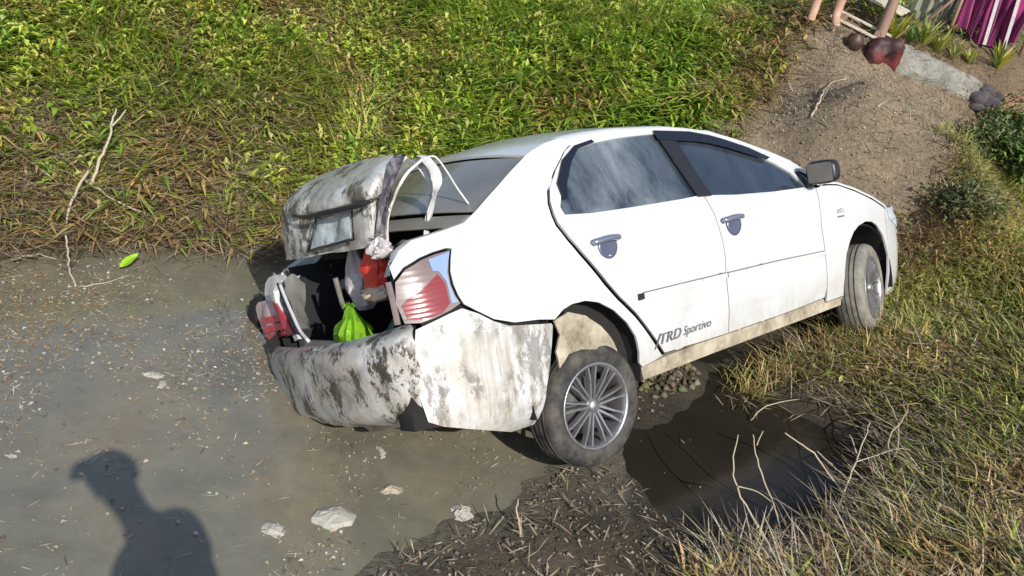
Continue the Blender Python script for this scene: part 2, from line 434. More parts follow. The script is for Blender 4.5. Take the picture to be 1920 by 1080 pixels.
GAP = [(.209, 1.318), (.092, 1.233), (-.0, 1.15), (-.032, 1.095), (-.048, 1.04), (-.052, .996), (-.03, .925), (.012, .854), (.066, .778), (.121, .705), (.193, .62), (.288, .528), (.38, .413), (.452, .328), (.475, .30)]
RAIL = [(-.035, 1.316), (.02, 1.338), (.114, 1.366), (.273, 1.393), (.427, 1.405), (.627, 1.413), (1.0, 1.405), (1.18, 1.385), (1.333, 1.359), (1.574, 1.287), (1.812, 1.197), (1.973, 1.127), (2.06, 1.06)]
FRAME = [(.209, 1.318), (.27, 1.343), (.30, 1.352), (.42, 1.371), (.627, 1.385), (.94, 1.384), (1.183, 1.365), (1.33, 1.336), (1.574, 1.264), (1.812, 1.172), (1.96, 1.10), (2.06, 1.02)]
CPIL = [(-.822, .996), (-.764, 1.027), (-.648, 1.042), (-.517, 1.063), (-.436, 1.104), (-.319, 1.169), (-.148, 1.259), (-.035, 1.316)]
TLAMP = [(-.873, .879), (-.83, .92), (-.76, .947), (-.70, .960), (-.633, .967), (-.655, .93), (-.672, .885), (-.676, .835), (-.668, .79), (-.655, .757), (-.70, .738), (-.76, .722), (-.82, .712), (-.872, .72), (-.886, .80)]
ARCH = [(.292, .30), (.292, .351), (.272, .431), (.228, .503), (.149, .576), (.06, .628), (-.02, .650), (-.10, .650), (-.156, .637)]

# --- rear quarter panels (right one is missing its lower edge where the bumper tore off)
q_out = (CPIL + [(.02, 1.328), (.114, 1.355), (.19, 1.366), (.262, 1.347), (.200, 1.313)] +
         [(x - .010, z - .006) for x, z in GAP[1:]] +
         [(.40, .285), (.315, .275), (.292, .30)] + ARCH[1:] + [(-.21, .605), (-.30, .622), (-.42, .634), (-.52, .668), (-.60, .720), (-.642, .752)] +
         [(-.656, .79), (-.664, .835), (-.661, .885), (-.644, .93), (-.620, .972), (-.64, .978), (-.70, .971), (-.76, .958), (-.83, .931), (-.872, .892), (-.873, .94)])
side_patch('rear_quarter_panel', q_out, M['paint'], dents=.010)
side_patch('rear_quarter_panel', [(max(x, -.665), z) for x, z in q_out if x > -.80], M['paint'], side=1, dents=.006)
# --- doors
RG = [(.020, 1.030), (.018, 1.066), (.06, 1.12), (.117, 1.180), (.202, 1.262), (.294, 1.326), (.417, 1.345), (.627, 1.362), (.85, 1.366), (.93, 1.366), (.985, 1.016), (.847, 1.013), (.441, 1.014), (.187, 1.018)]
FG = [(1.0, 1.360), (1.183, 1.341), (1.33, 1.312), (1.428, 1.286), (1.622, 1.218), (1.809, 1.127), (1.915, 1.060), (1.955, 1.0), (1.966, .962), (1.632, .969), (1.288, .988), (1.062, 1.010)]
rd = [(x + .012, z + .004) for x, z in reversed(GAP)] + FRAME[1:5] + [(.955, 1.383), (1.0, 1.2), (1.018, 1.011), (1.022, .914), (1.022, .801), (1.024, .69), (1.014, .597), (1.008, .442), (1.006, .293), (.75, .296)]
fd = [(.963, 1.383)] + FRAME[6:] + [(2.062, .945), (2.03, .84), (2.004, .734), (2.012, .574), (2.012, .352), (1.99, .300), (1.5, .290), (1.014, .293), (1.016, .442), (1.022, .597), (1.032, .69), (1.030, .801), (1.030, .914), (1.026, 1.011), (1.008, 1.2)]
def crease(x, z):   # soft dented folds in the rear door and a crease by the door gap
    a = -.018 * np.exp(-((x - .78 - (z - .55) * .5) ** 2) / .012) * np.exp(-((z - .45) ** 2) / .02)
    b = .010 * np.exp(-((x - .95) ** 2) / .006) * np.exp(-((z - .80) ** 2) / .03)
    return a + b
def door(name, poly, glass, handle_x, handle_z, side, label=None):
    o = side_patch(name, poly, M['paint'], holes=[glass], side=side, dents=.006, flare=crease)
    if label: o['label'] = label
    side_patch('window_glass', [(x, z) for x, z in glass], M['glass'], o, side=side, off=-.010, thick=.003, grid=.03, step=.02)
    # handle: chrome bowl with a strap lever across it
    sg = side
    y = S(handle_x, handle_z)
    BX, BZ = 1.28, 1.25
    rows = []
    for r, d in ((1.0, .004), (.92, .009), (.7, .006), (.35, .003), (.02, .002)):
        rows.append([np.array([handle_x + .008 + .062 * r * math.cos(a), sg * (y + d + .008), handle_z - .026 + (.062 if math.sin(a) < 0 else .045) * r * math.sin(a)]) for a in np.linspace(0, 2 * math.pi, 28, endpoint=False)])
    h = mesh_obj('door_handle', *loft(rows, True), M['bowl'], o)
    pts = [(handle_x - .088, sg * (y + .004), handle_z + .000), (handle_x - .07, sg * (y + .022), handle_z + .004), (handle_x, sg * (y + .030), handle_z + .010), (handle_x + .07, sg * (y + .022), handle_z + .006), (handle_x + .090, sg * (y + .004), handle_z + .003)]
    mesh_obj('lever', *tube(catmull(pts, 5), [.006] * 3 + [.015] * 15 + [.006] * 3, 8), M['lever'], h)
    return o
for s in (-1, 1):
    d1 = door('rear_door', rd, RG, .175, .888, s, 'rear door sprung slightly out of its frame' if s < 0 else None)
    d2 = door('front_door', fd, FG, 1.145, .868, s)
    # body side moulding
    side_patch('side_moulding', [(.352, .592), (.60, .590), (1.010, .582), (1.010, .604), (.60, .612), (.352, .616)], M['paint_clean'], d1, side=s, off=.016, thick=.012, grid=.04, step=.02)
    side_patch('moulding_cap', [(.318, .588), (.352, .590), (.352, .618), (.318, .618)], M['black_plastic'], d1, side=s, off=.017, thick=.012)
    side_patch('moulding_shade_strip', [(.36, .614), (1.006, .602), (1.006, .609), (.36, .621)], M['decal'], d1, side=s, off=.010, thick=.006, grid=.04, step=.02)  # solid dark strip drawn for the shade line along the moulding
    side_patch('side_moulding', [(1.022, .580), (1.5, .570), (2.005, .553), (2.005, .574), (1.5, .592), (1.022, .602)], M['paint_clean'], d2, side=s, off=.016, thick=.012, grid=.04, step=.02)
    side_patch('moulding_shade_strip', [(1.024, .600), (1.5, .590), (2.0, .572), (2.0, .578), (1.5, .597), (1.024, .607)], M['decal'], d2, side=s, off=.010, thick=.006, grid=.04, step=.02)
    side_patch('pillar_trim', [(.905, 1.368), (1.03, 1.364), (1.075, 1.006), (.965, 1.012)], M['black_plastic'], d2, side=s, off=.010, thick=.004, grid=.04, step=.02)
    # smoked rain guards over the windows
    side_patch('window_visor', [(.90, 1.384), (1.183, 1.362), (1.33, 1.332), (1.428, 1.305), (1.622, 1.238), (1.78, 1.165), (1.74, 1.155), (1.622, 1.190), (1.428, 1.252), (1.30, 1.285), (1.183, 1.305), (.98, 1.325), (.895, 1.335)], M['visor'], d2, side=s, off=.014, thick=.003, grid=.03, step=.02)
    side_patch('window_visor', [(.06, 1.175), (.16, 1.278), (.285, 1.342), (.42, 1.364), (.43, 1.350), (.30, 1.326), (.21, 1.262), (.12, 1.17), (.075, 1.10), (.05, 1.10)], M['visor'], d1, side=s, off=.010, thick=.003, grid=.03, step=.02)
    # mirror
    y = S(1.93, .97)
    mb = mesh_obj('mirror_mount', *loft([[np.array([x, s * (S(x, z) + .004 + e), z]) for x, z in ((1.97, .955), (2.05, .955), (2.02, 1.03), (1.95, 1.06))] for e in (0, .03)], True), M['black_plastic'], d2)
    mc = np.array([1.975, s * (y + .125), 1.035])
    rows = []
    for t, r in ((-.045, .80), (-.04, .98), (-.02, 1.04), (.02, 1.0), (.05, .86), (.075, .62), (.088, .28), (.09, .02)):
        rows.append([mc + np.array([t, s * (.088 * r * np.sign(math.cos(a)) * abs(math.cos(a)) ** .55), .066 * r * np.sign(math.sin(a)) * abs(math.sin(a)) ** .55]) for a in np.linspace(0, 2 * math.pi, 28, endpoint=False)])
    mh = mesh_obj('side_mirror', *loft(rows, True), M['paint_clean'] if s > 0 else M['black_plastic'], d2)
    mesh_obj('mirror_glass', [mc + np.array([-.046, s * .074 * a, .054 * b]) for a, b in ((-1, -1), (1, -1), (1, .9), (.8, 1), (-.8, 1), (-1, .9))], [(0, 1, 2, 3, 4, 5)], M['rear_glass'], mh, False, .003)
    mesh_obj('mirror_arm', *tube([(1.985, s * (y + .0), .972), (1.985, s * (y + .06), .985), (1.98, s * (y + .10), 1.01)], .018, 8), M['black_plastic'], mh)
    # front wing
    fen = [(2.070, .945), (2.2, .950), (2.33, .936), (2.5, .882), (2.72, .802), (2.86, .738), (2.86, .60), (2.865, .50), (2.862, .42), (2.842, .47), (2.80, .565), (2.72, .640), (2.65, .672), (2.559, .684), (2.46, .670), (2.385, .640), (2.33, .595), (2.27, .52), (2.238, .43), (2.22, .335), (2.225, .27), (2.02, .27), (2.02, .352), (2.02, .574), (2.012, .734), (2.038, .84)]
    w = side_patch('front_wing', fen, M['paint'], side=s, dents=.004)
    if s < 0:
        bd = w
    # sill
    side_patch('sill', [(.32, .268), (.48, .282), (.75, .288), (1.01, .285), (1.5, .283), (1.99, .292), (2.012, .262), (2.222, .262), (2.21, .215), (1.8, .212), (.9, .210), (.34, .205)], M['mud_tan'] if s < 0 else M['paint'], side=s, off=-.006, thick=.03, grid=.06)

def text_on_side(name, txt, x0, z0, size, shear, parent, rise=0.0, sx=1.0):
    cu = bpy.data.curves.new(name, 'FONT'); cu.body = txt; cu.size = size; cu.shear = shear; cu.resolution_u = 3
    tmp = bpy.data.objects.new(name, cu); COL.objects.link(tmp)
    me = bpy.data.meshes.new_from_object(tmp.evaluated_get(bpy.context.evaluated_depsgraph_get()))
    bpy.data.objects.remove(tmp)
    for v in me.vertices:
        x = x0 + v.co.x * sx; z = z0 + v.co.y + rise * v.co.x
        v.co = (x, -(S(x, z) + float(crease(np.array([x]), np.array([z]))[0]) + .0085), z)
    me.materials.clear(); me.materials.append(M['decal'])
    o = bpy.data.objects.new(name, me); COL.objects.link(o); o.parent = parent
    return o
drs = [o for o in car.children if o.name.startswith('rear_door')]
text_on_side('door_lettering', 'TRD', .43, .352, .072, .25, drs[0], .02, 1.3)
text_on_side('door_lettering', 'Sportivo', .635, .356, .062, .35, drs[0], .02, 1.0)
side_patch('decal_stripe', [(.400, .338), (.408, .336), (.455, .405), (.447, .407)], M['decal'], drs[0], off=.009, thick=.001)
text_on_side('wing_badge', 'VVT-i', 2.20, .772, .040, .1, bd, 0, 1.0)
side_patch('badge_bar', [(2.205, .748), (2.285, .746), (2.285, .757), (2.205, .759)], M['decal'], bd, off=.004, thick=.002)

# --- roof with its side rails, bonnet, screens
def zint(tab, x): return float(np.interp(x, [p[0] for p in tab], [p[1] for p in tab]))
xs = [-.035, .02, .114, .19, .273, .427, .627, .8, 1.0, 1.18, 1.333]
rows = []
for x in xs:
    zr = zint(RAIL, x); zf = zint(FRAME, x) if x > .2 else zr - .012
    h = []
    for z in (zf, (zf + zr) / 2, zr): h.append((x, z))
    pr = [np.array([x, -S(x, z), z]) for x, z in h]
    ys = S(x, zr); crown = .055 if x > .05 else .06
    for t in np.linspace(-.93, .93, 13):
        pr.append(np.array([x - (.06 * (1 - t * t) if x < .1 else (-.06 * (1 - t * t) if x > 1.3 else 0)), t * ys, zr + crown * (1 - abs(t) ** 2.2)]))
    pr += [np.array([x, S(x, z), z]) for x, z in reversed(h)]
    rows.append(pr)
V, F = loft(rows); mesh_obj('roof', V, [tuple(reversed(f)) for f in F], M['paint_clean'], car, True, .012, -1)
for s in (-1, 1):
    rows = []
    for x in (1.333, 1.45, 1.574, 1.70, 1.812, 1.90, 1.973, 2.03, 2.062):
        zr = zint(RAIL, x); zf = zint(FRAME, x)
        rows.append([np.array([x, s * S(x, zf), zf]), np.array([x, s * S(x, (zf + zr) / 2), (zf + zr) / 2]), np.array([x, s * S(x, zr), zr]), np.array([x + .01, s * (S(x, zr) - .05), zr + .006])])
    V, F = loft(rows); mesh_obj('windscreen_pillar', V, F if s > 0 else [tuple(reversed(f)) for f in F], M['paint_clean'], car, True, .01, 0)
rows = []
for t in np.linspace(0, 1, 7):
    xsd = 1.345 + t * .70; zr = zint(RAIL, min(xsd, 2.05)) + .006; ys = S(xsd, zr) - .045
    rows.append([np.array([xsd + (.07 + .12 * t) * (1 - u * u), u * ys, zr + (.05 - .02 * t) * (1 - u * u)]) for u in np.linspace(-1, 1, 11)])
mesh_obj('windscreen', *loft(rows), M['glass'], car, True, .005, 0)
HC = [(2.0, .955), (2.12, .955), (2.2, .955), (2.33, .942), (2.5, .890), (2.72, .812), (2.86, .750), (3.05, .665), (3.2, .59), (3.3, .52)]
rows = []
for x, z in HC:
    ys = S(min(x, 3.25), min(z, .95)) - .004
    rows.append([np.array([x + (.10 * (1 - u * u) if x > 2.05 else .25 * (1 - u * u)), u * ys, z + .004 + (.085 if x < 2.8 else .10) * (1 - abs(u) ** 2.5)]) for u in np.linspace(-1, 1, 15)])
mesh_obj('bonnet', *loft(rows), M['paint_clean'], car, True, .012, -1)
# front bumper: wraps round the nose
nose = []
for z, k in ((.16, .93), (.22, .98), (.32, 1.0), (.45, 1.0), (.56, .985), (.66, .965), (.73, .93)):
    line = []
    xs_ = np.r_[np.linspace(2.868, 3.2, 8), np.linspace(3.24, 3.42, 8)]
    for x in xs_: line.append(np.array([2.868 + (x - 2.868) * k, -S(x, min(z, .8)), z - (.0 if x < 3.1 else .0)]))
    full = line + [np.array([2.868 + .575 * k, 0, z])] + [p * (1, -1, 1) for p in reversed(line)]
    nose.append(full)
V, F = loft(nose); fb = mesh_obj('front_bumper', V, F, M['paint'], car, True, .012, -1)
for s in (-1, 1):
    side_patch('headlight', [(2.88, .74), (2.92, .66), (3.06, .60), (3.22, .55), (3.2, .60), (3.05, .68)], M['plate'], side=s, off=.006, thick=.02)
# --- rear screen, shelf strip
rows = []
for t in np.linspace(0, 1, 9):
    x = -.43 + t * .39; zr = zint(CPIL, x) - .004; ys = S(x, zr) - .020
    rows.append([np.array([x - .12 * (1 - u * u) * (1 - .35 * t), u * ys, zr + .045 * (1 - u * u)]) for u in np.linspace(-1, 1, 13)])
V, F = loft(rows); rw = mesh_obj('rear_window', V, [tuple(reversed(f)) for f in F], M['rear_glass'], car, True, .005, -1)
rows = []
for t in np.linspace(0, 1, 4):
    x = -.490 + t * .050; ys = S(x, 1.05) - .03
    rows.append([np.array([x - .12 * (1 - u * u), u * ys, zint(CPIL, x) - .012 + .035 * (1 - u * u) - (.02 if t == 0 else 0)]) for u in np.linspace(-1, 1, 13)])
V, F = loft(rows); mesh_obj('rear_scuttle', V, [tuple(reversed(f)) for f in F], M['trim'], car, True, .01, -1)

# --- inner body: dark shell blocking light behind the gaps, boot tub, floor
for s in (-1, 1):
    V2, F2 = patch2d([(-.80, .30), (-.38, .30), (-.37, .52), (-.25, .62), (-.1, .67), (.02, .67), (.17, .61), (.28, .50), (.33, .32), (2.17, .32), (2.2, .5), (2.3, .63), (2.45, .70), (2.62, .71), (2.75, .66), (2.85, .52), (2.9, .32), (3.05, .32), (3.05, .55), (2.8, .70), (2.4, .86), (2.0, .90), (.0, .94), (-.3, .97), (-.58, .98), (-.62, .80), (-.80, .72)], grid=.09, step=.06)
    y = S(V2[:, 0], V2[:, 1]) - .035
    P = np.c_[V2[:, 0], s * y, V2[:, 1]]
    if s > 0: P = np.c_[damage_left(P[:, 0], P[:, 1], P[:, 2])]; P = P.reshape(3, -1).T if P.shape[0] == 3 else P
    mesh_obj('light_block_shell', P, F2, M['dark'], car, True, .006, 0)  # dark shell added to keep light out behind the panel gaps
    for ax, zc in ((0, .30), (2.55, .30)):
        rows = []
        for yy in (S(ax, .5) - .028, S(ax, .5) - .26):
            rows.append([np.array([ax - (.035 if ax < 1 else 0) + .345 * math.cos(a), s * yy, zc + .365 * math.sin(a)]) for a in np.linspace(-.25, math.pi + .25, 22)])
        rows.append([np.array([ax + .02 * math.cos(a), s * (S(ax, .5) - .27), zc + .02 * math.sin(a)]) for a in np.linspace(-.25, math.pi + .25, 22)])
        mesh_obj('wheel_arch_liner', *loft(rows), M['dark'], car, True, .006, 0)
fl = [boxvf((1.25, 0, .235), (3.4, 1.36, .03))]
mesh_obj('underbody', *join(fl), M['dark'], car, False)
# cabin block kept dark behind the tinted glass
rows = []
for z, x0, x1, w_ in ((.30, -.05, 2.15, .74), (.95, -.05, 2.0, .72), (1.25, .16, 1.5, .56)):
    rows.append([np.array([x0, -w_, z]), np.array([x1, -w_, z]), np.array([x1, w_, z]), np.array([x0, w_, z])])
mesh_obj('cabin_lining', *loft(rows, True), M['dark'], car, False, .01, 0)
tub = []
tub.append(boxvf((-.44, -.06, .50), (.78, 1.12, .03)))            # floor
tub.append(boxvf((-.065, 0, .77), (.03, 1.24, .52)))           # seat back
tub.append(boxvf((-.44, -.635, .74), (.80, .03, .46))); tub.append(boxvf((-.35, .60, .74), (.60, .03, .46)))
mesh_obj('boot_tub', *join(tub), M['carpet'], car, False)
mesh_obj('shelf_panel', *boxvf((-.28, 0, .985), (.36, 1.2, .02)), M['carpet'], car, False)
for y_, x_ in ((-.30, -.52), (-.12, -.56)):
    mesh_obj('scuttle_brace', *tube([(x_, y_ - .12, 1.0), (x_ - .02, y_, 1.015), (x_, y_ + .1, 1.0)], [.010, .016, .010], 7), M['trim'], car)
# boot gutter flanges along both wing tops
for s in (-1, 1):
    rows = []
    for x, z in ((-.845, .955), (-.822, .994), (-.764, 1.025), (-.648, 1.040), (-.517, 1.061), (-.46, 1.085)):
        if s > 0 and x < -.66: continue
        y = S(x, z)
        pr = [(x, y - .001, z - .002), (x, y - .03, z + .002), (x, y - .055, z - .004), (x, y - .065, z - .05), (x, y - .10, z - .055)]
        pr = [damage_left(*p) if s > 0 else (p[0], -p[1], p[2]) for p in pr]
        rows.append([np.array(p) for p in pr])
    mesh_obj('boot_gutter', *loft(rows), M['paint_clean'] if s < 0 else M['paint'], car, True, .006, 0)

# --- tail lamps
def lamp(side):
    o = side_patch('tail_light', TLAMP, M['lens_clear'], side=side, off=.004, thick=.05)
    side_patch('brake_lens', [(-.862, .735), (-.80, .722), (-.735, .735), (-.70, .765), (-.700, .845), (-.72, .885), (-.78, .845), (-.85, .81), (-.872, .79)], M['lens_red'], o, side=side, off=.010, thick=.012)
    if side < 0:
        side_patch('wing_lens', [(-.735, .945), (-.64, .962), (-.662, .925), (-.680, .885), (-.684, .835), (-.676, .79), (-.664, .765), (-.692, .765), (-.692, .85), (-.712, .895), (-.735, .90)], M['lens_blue'], o, side=side, off=.009, thick=.01)
    else:
        for z0 in (.745, .785, .825):
            side_patch('lens_bar', [(-.868, z0 + .02), (-.72, z0), (-.71, z0 + .012), (-.86, z0 + .034)], M['lens_clear'], o, side=side, off=.014, thick=.01)
    rows = []
    for z in np.linspace(.72, .885, 6):
        rr = []
        for x, dy in ((-.884, .0), (-.892, .008), (-.896, .018)):
            p = (x, S(-.886, z) - dy + .004, z)
            rr.append(np.array(damage_left(*p) if side > 0 else (p[0], -p[1], p[2])))
        rows.append(rr)
    mesh_obj('rear_lens', *loft(rows), M['lens_clear'], o, True, .01, 0)
    return o
lr = lamp(-1); lr['label'] = 'tail light with a pale blue reflecting outer edge'
def W2C(p): return RW.T @ (np.asarray(p) - TW)
CAMC = W2C(CAM)
def cpt(u, v, x):        # car-frame point seen at (u, v) on the cross plane x
    d = RW.T @ ray(u, v); return CAMC + d * (x - CAMC[0]) / d[0]
def cpy(u, v, y):
    d = RW.T @ ray(u, v); return CAMC + d * (y - CAMC[1]) / d[1]
def face_patch(name, px, x0, mat, parent, bulge=.02, thick=.02, seed=2, tilt=0.0):
    Q = [cpt(u, v, x0) for u, v in px]
    V2, F2 = patch2d([(p[1], p[2]) for p in Q], grid=.03, step=.02)
    cy, cz = V2.mean(0); r2 = ((V2[:, 0] - cy) / .12) ** 2 + ((V2[:, 1] - cz) / .12) ** 2
    X = x0 - bulge * np.clip(1 - r2, 0, 1) + .012 * (fbm(V2[:, 0] * 14, V2[:, 1] * 14, seed) - .5) + tilt * (V2[:, 0] - cy)
    P = np.c_[X, V2[:, 0], V2[:, 1]]
    a_ = P[list(F2[0])]; n_ = np.cross(a_[1] - a_[0], a_[2] - a_[0])
    if n_[0] > 0: F2 = [tuple(reversed(q)) for q in F2]
    return mesh_obj(name, P, F2, mat, parent, True, thick, -1)
# left rear corner: pushed in; wing end, lamp with bars, dark patch beside it
lw = face_patch('wing_end', [(497, 533), (503, 521), (514, 515), (525, 517), (521, 528), (516, 545), (521, 565), (534, 590), (548, 612), (560, 636), (553, 640), (540, 612), (520, 572), (500, 566), (496, 550)], -.685, M['paint_clean'], car, .015, .03, 4)
ll = face_patch('tail_light', [(478, 578), (484, 567), (499, 563), (519, 569), (537, 596), (552, 626), (530, 634), (503, 641), (491, 615), (482, 595)], -.69, M['lens_pale'], car, .03, .05, 6)
ll['label'] = 'crumpled tail light with pink and red bars'
for k_, (a_, b_, c_, d_) in enumerate((((487, 598), (528, 588), (533, 599), (491, 609)), ((492, 613), (535, 603), (540, 615), (497, 625)), ((499, 628), (542, 619), (548, 625), (503, 638)))):
    face_patch('lens_bar', [a_, b_, c_, d_], -.725, M['lens_bright'], ll, .004, .012, 8 + k_)
face_patch('lens_bar', [(508, 566), (518, 570), (536, 597), (550, 625), (540, 628), (526, 600)], -.722, M['lens_bright'], ll, .004, .012, 15)
face_patch('corner_dark_patch', [(464, 590), (468, 565), (480, 556), (496, 560), (484, 572), (480, 590), (490, 620), (502, 645), (490, 650), (476, 630)], -.68, M['dark'], car, .01, .04, 12)

# --- torn rear bumper: crumpled centre, loose right corner
def grid_surface(name, rows, mat, parent, n=5, crumple=.0, thick=.008, seed=1, freq=8, off=-1, ret=False):
    R = [catmull(r, n) for r in rows]
    C = [catmull([r[j] for r in R], n) for j in range(len(R[0]))]
    G = np.array(C)      # cols x rows
    if crumple:
        u = np.arange(G.shape[0])[:, None] / n + 0 * G[..., 0]; v = np.arange(G.shape[1])[None] / n + 0 * G[..., 0]
        def ridge(x, y, sd): return 1 - 2 * np.abs(2 * vnoise(x, y, sd) - 1)      # sharp pressed folds
        a1 = ridge(u * .55 + v * .35 + seed, v * .5 - u * .3, seed); a2 = ridge(u * 1.2 - v * .5, v * .9 + u * .5 + seed, seed + 3); a3 = ridge(u * 2.3, v * 2.1, seed + 6)
        d = crumple * (.9 * a1 + .45 * a2 + .18 * a3)
        G[..., 0] += d; G[..., 2] += d * .35
    V, F = loft([list(c) for c in G])
    o = mesh_obj(name, V, F, mat, parent, True, thick, off)
    if crumple and 'split' in o.modifiers: o.modifiers['split'].split_angle = math.radians(24)
    return o
brows = [
    [(499, 650, -.70), (545, 652, -.84), (592, 648, -.89), (645, 640, -.91), (695, 630, -.89), (738, 617, -.86), (768, 605, -.83)],
    [(492, 668, -.74), (540, 668, -.90), (592, 664, -.96), (648, 656, -.975), (700, 646, -.955), (744, 634, -.92), (774, 624, -.87)],
    [(494, 695, -.76), (540, 700, -.93), (592, 694, -.99), (650, 690, -1.0), (704, 684, -.98), (748, 674, -.94), (779, 660, -.88)],
    [(506, 735, -.76), (548, 742, -.92), (596, 742, -.965), (654, 738, -.975), (708, 733, -.955), (752, 724, -.92), (785, 712, -.87)],
    [(530, 765, -.74), (566, 776, -.89), (606, 782, -.93), (662, 786, -.94), (714, 786, -.925), (760, 784, -.89), (796, 780, -.85)],
    [(560, 785, -.66), (590, 792, -.80), (625, 796, -.84), (672, 800, -.85), (722, 802, -.83), (766, 800, -.80), (800, 797, -.77)]]
rb = grid_surface('rear_bumper', [[cpt(*p) for p in r] for r in brows], M['paint_muddy'], car, 8, .016, .010, 4, 9)
rb['label'] = 'crushed rear bumper smeared with dark mud'
bc = [(-.845, .690), (-.80, .704), (-.72, .726), (-.662, .738), (-.60, .706), (-.53, .660), (-.46, .628), (-.36, .612), (-.22, .590), (-.19, .575), (-.225, .50), (-.265, .42), (-.30, .33), (-.318, .25), (-.322, .17), (-.45, .175), (-.63, .24), (-.80, .30), (-.85, .33), (-.87, .45), (-.865, .55), (-.86, .62)]
bo = side_patch('bumper_corner', bc, M['paint_streak'], thick=.012, dents=.012, off=.012, flare=lambda x, z: -.075 * np.clip((.30 - z) / .14, 0, 1) ** 2 - .05 * np.clip((x + .31) / .12, 0, 1) ** 2 + .022 * np.clip((.55 - z) / .3, 0, 1) * np.clip((-.25 - x) / .5, 0, 1))
bo['label'] = 'bumper corner hanging loose with muddy streaks'
# dark sheet filling the crack between the two bumper pieces
rows = []
for z, w1 in ((.68, .01), (.60, .04), (.50, .05), (.40, .05), (.30, .04)):
    rows.append([np.array([-.80, -.745, z]), np.array([-.885 + .01 * math.sin(z * 40), -.70, z]), np.array([-.90, -.62, z]), np.array([-.86, -.56, z])])
mesh_obj('bumper_backing', *loft(rows), M['dark'], car, True, .01, 0)
# crossmember behind
mesh_obj('rear_panel', *join([boxvf((-.82, -.17, .575), (.03, .86, .11)), boxvf((-.76, 0, .44), (.04, 1.1, .2))]), M['trim'], car, False)
# muddy torn liner round the rear arch
fp = [cpy(u, v, -.79) for u, v in ((1036, 602), (1062, 585), (1096, 592), (1130, 612), (1152, 632), (1166, 655), (1174, 676), (1150, 664), (1118, 655), (1086, 655), (1062, 664), (1046, 690), (1040, 660), (1048, 628))]
V2, F2 = patch2d([(p[0], p[2]) for p in fp], grid=.04, step=.03)
P = np.c_[V2[:, 0], -.79 - .02 * (fbm(V2[:, 0] * 12, V2[:, 1] * 12, 8) - .2) + .06 * np.clip((V2[:, 0] - .0) / .3, 0, 1), V2[:, 1]]
lo = mesh_obj('arch_liner_flap', P, F2, M['mud_tan'], car, True, .01, 0)
lo['label'] = 'torn muddy tan liner hanging over the rear wheel'

# --- boot lid: torn, folded and lifted
def lidrow(pts): return [cpt(u, v, x) for u, v, x in pts]
L = [
    [(540, 487, -.74), (560, 485, -.755), (590, 480, -.76), (625, 475, -.76), (662, 469, -.755), (694, 464, -.75), (708, 462, -.72)],
    [(532, 462, -.75), (556, 465, -.775), (588, 458, -.765), (622, 452, -.765), (658, 446, -.765), (692, 440, -.76), (710, 436, -.70)],
    [(529, 430, -.75), (554, 434, -.775), (585, 426, -.760), (620, 420, -.760), (656, 414, -.760), (692, 408, -.755), (712, 406, -.69)],
    [(530, 404, -.75), (552, 411, -.77), (584, 404, -.755), (618, 396, -.765), (654, 388, -.765), (691, 380, -.75), (714, 378, -.68)],
    [(532, 389, -.755), (556, 401, -.795), (584, 396, -.80), (620, 387, -.80), (656, 378, -.795), (694, 368, -.775), (717, 360, -.70)],
    [(545, 372, -.73), (572, 376, -.77), (596, 370, -.775), (630, 360, -.775), (664, 350, -.765), (698, 340, -.75), (722, 340, -.68)],
    [(562, 354, -.67), (586, 353, -.69), (612, 343, -.69), (642, 334, -.685), (674, 326, -.68), (704, 318, -.67), (732, 318, -.64)],
    [(600, 331, -.58), (622, 323, -.585), (642, 314, -.585), (668, 306, -.58), (700, 299, -.575), (728, 295, -.57), (752, 294, -.56)]]
lid = grid_surface('boot_lid', [lidrow(r) for r in L], M['paint_lid'], car, 7, .009, .006, 9, 9)
lid['label'] = 'boot lid torn open, crumpled and streaked with mud'
# folded right end of the lid: dark groove, then the lifted flange curling over
fl_rows = [
    [cpt(710, 462, -.72), cpt(716, 462, -.58), cpt(722, 463, -.62), cpt(729, 462, -.71)],
    [cpt(712, 420, -.70), cpt(716, 420, -.56), cpt(720, 420, -.60), cpt(727, 417, -.70)],
    [cpt(716, 380, -.68), cpt(720, 382, -.55), cpt(726, 384, -.58), cpt(735, 382, -.68)],
    [cpt(722, 345, -.66), cpt(728, 350, -.54), cpt(736, 352, -.56), cpt(748, 351, -.66)],
    [cpt(736, 316, -.62), cpt(744, 322, -.53), cpt(754, 325, -.54), cpt(766, 324, -.61)],
    [cpt(758, 294, -.57), cpt(768, 302, -.51), cpt(778, 304, -.51), cpt(792, 301, -.555)]]
grid_surface('folded_edge', fl_rows, M['paint_lid'], lid, 4, .010, .010, 5, 9)
gapp = [[cpt(703, 463, -.745), cpt(721, 462, -.735)], [cpt(705, 420, -.745), cpt(721, 418, -.725)], [cpt(707, 380, -.735), cpt(727, 380, -.70)], [cpt(714, 345, -.715), cpt(737, 348, -.675)], [cpt(724, 312, -.665), cpt(748, 318, -.63)], [cpt(738, 293, -.60), cpt(760, 296, -.58)]]
grid_surface('groove_shade_sheet', [[a_, a_ * .6 + b_ * .4 + np.array([.012, 0, 0]), b_] for a_, b_ in gapp], M['torn'], lid, 3, .010, .006, 25, 9)  # dark sheet laid over the groove, standing in for its shade
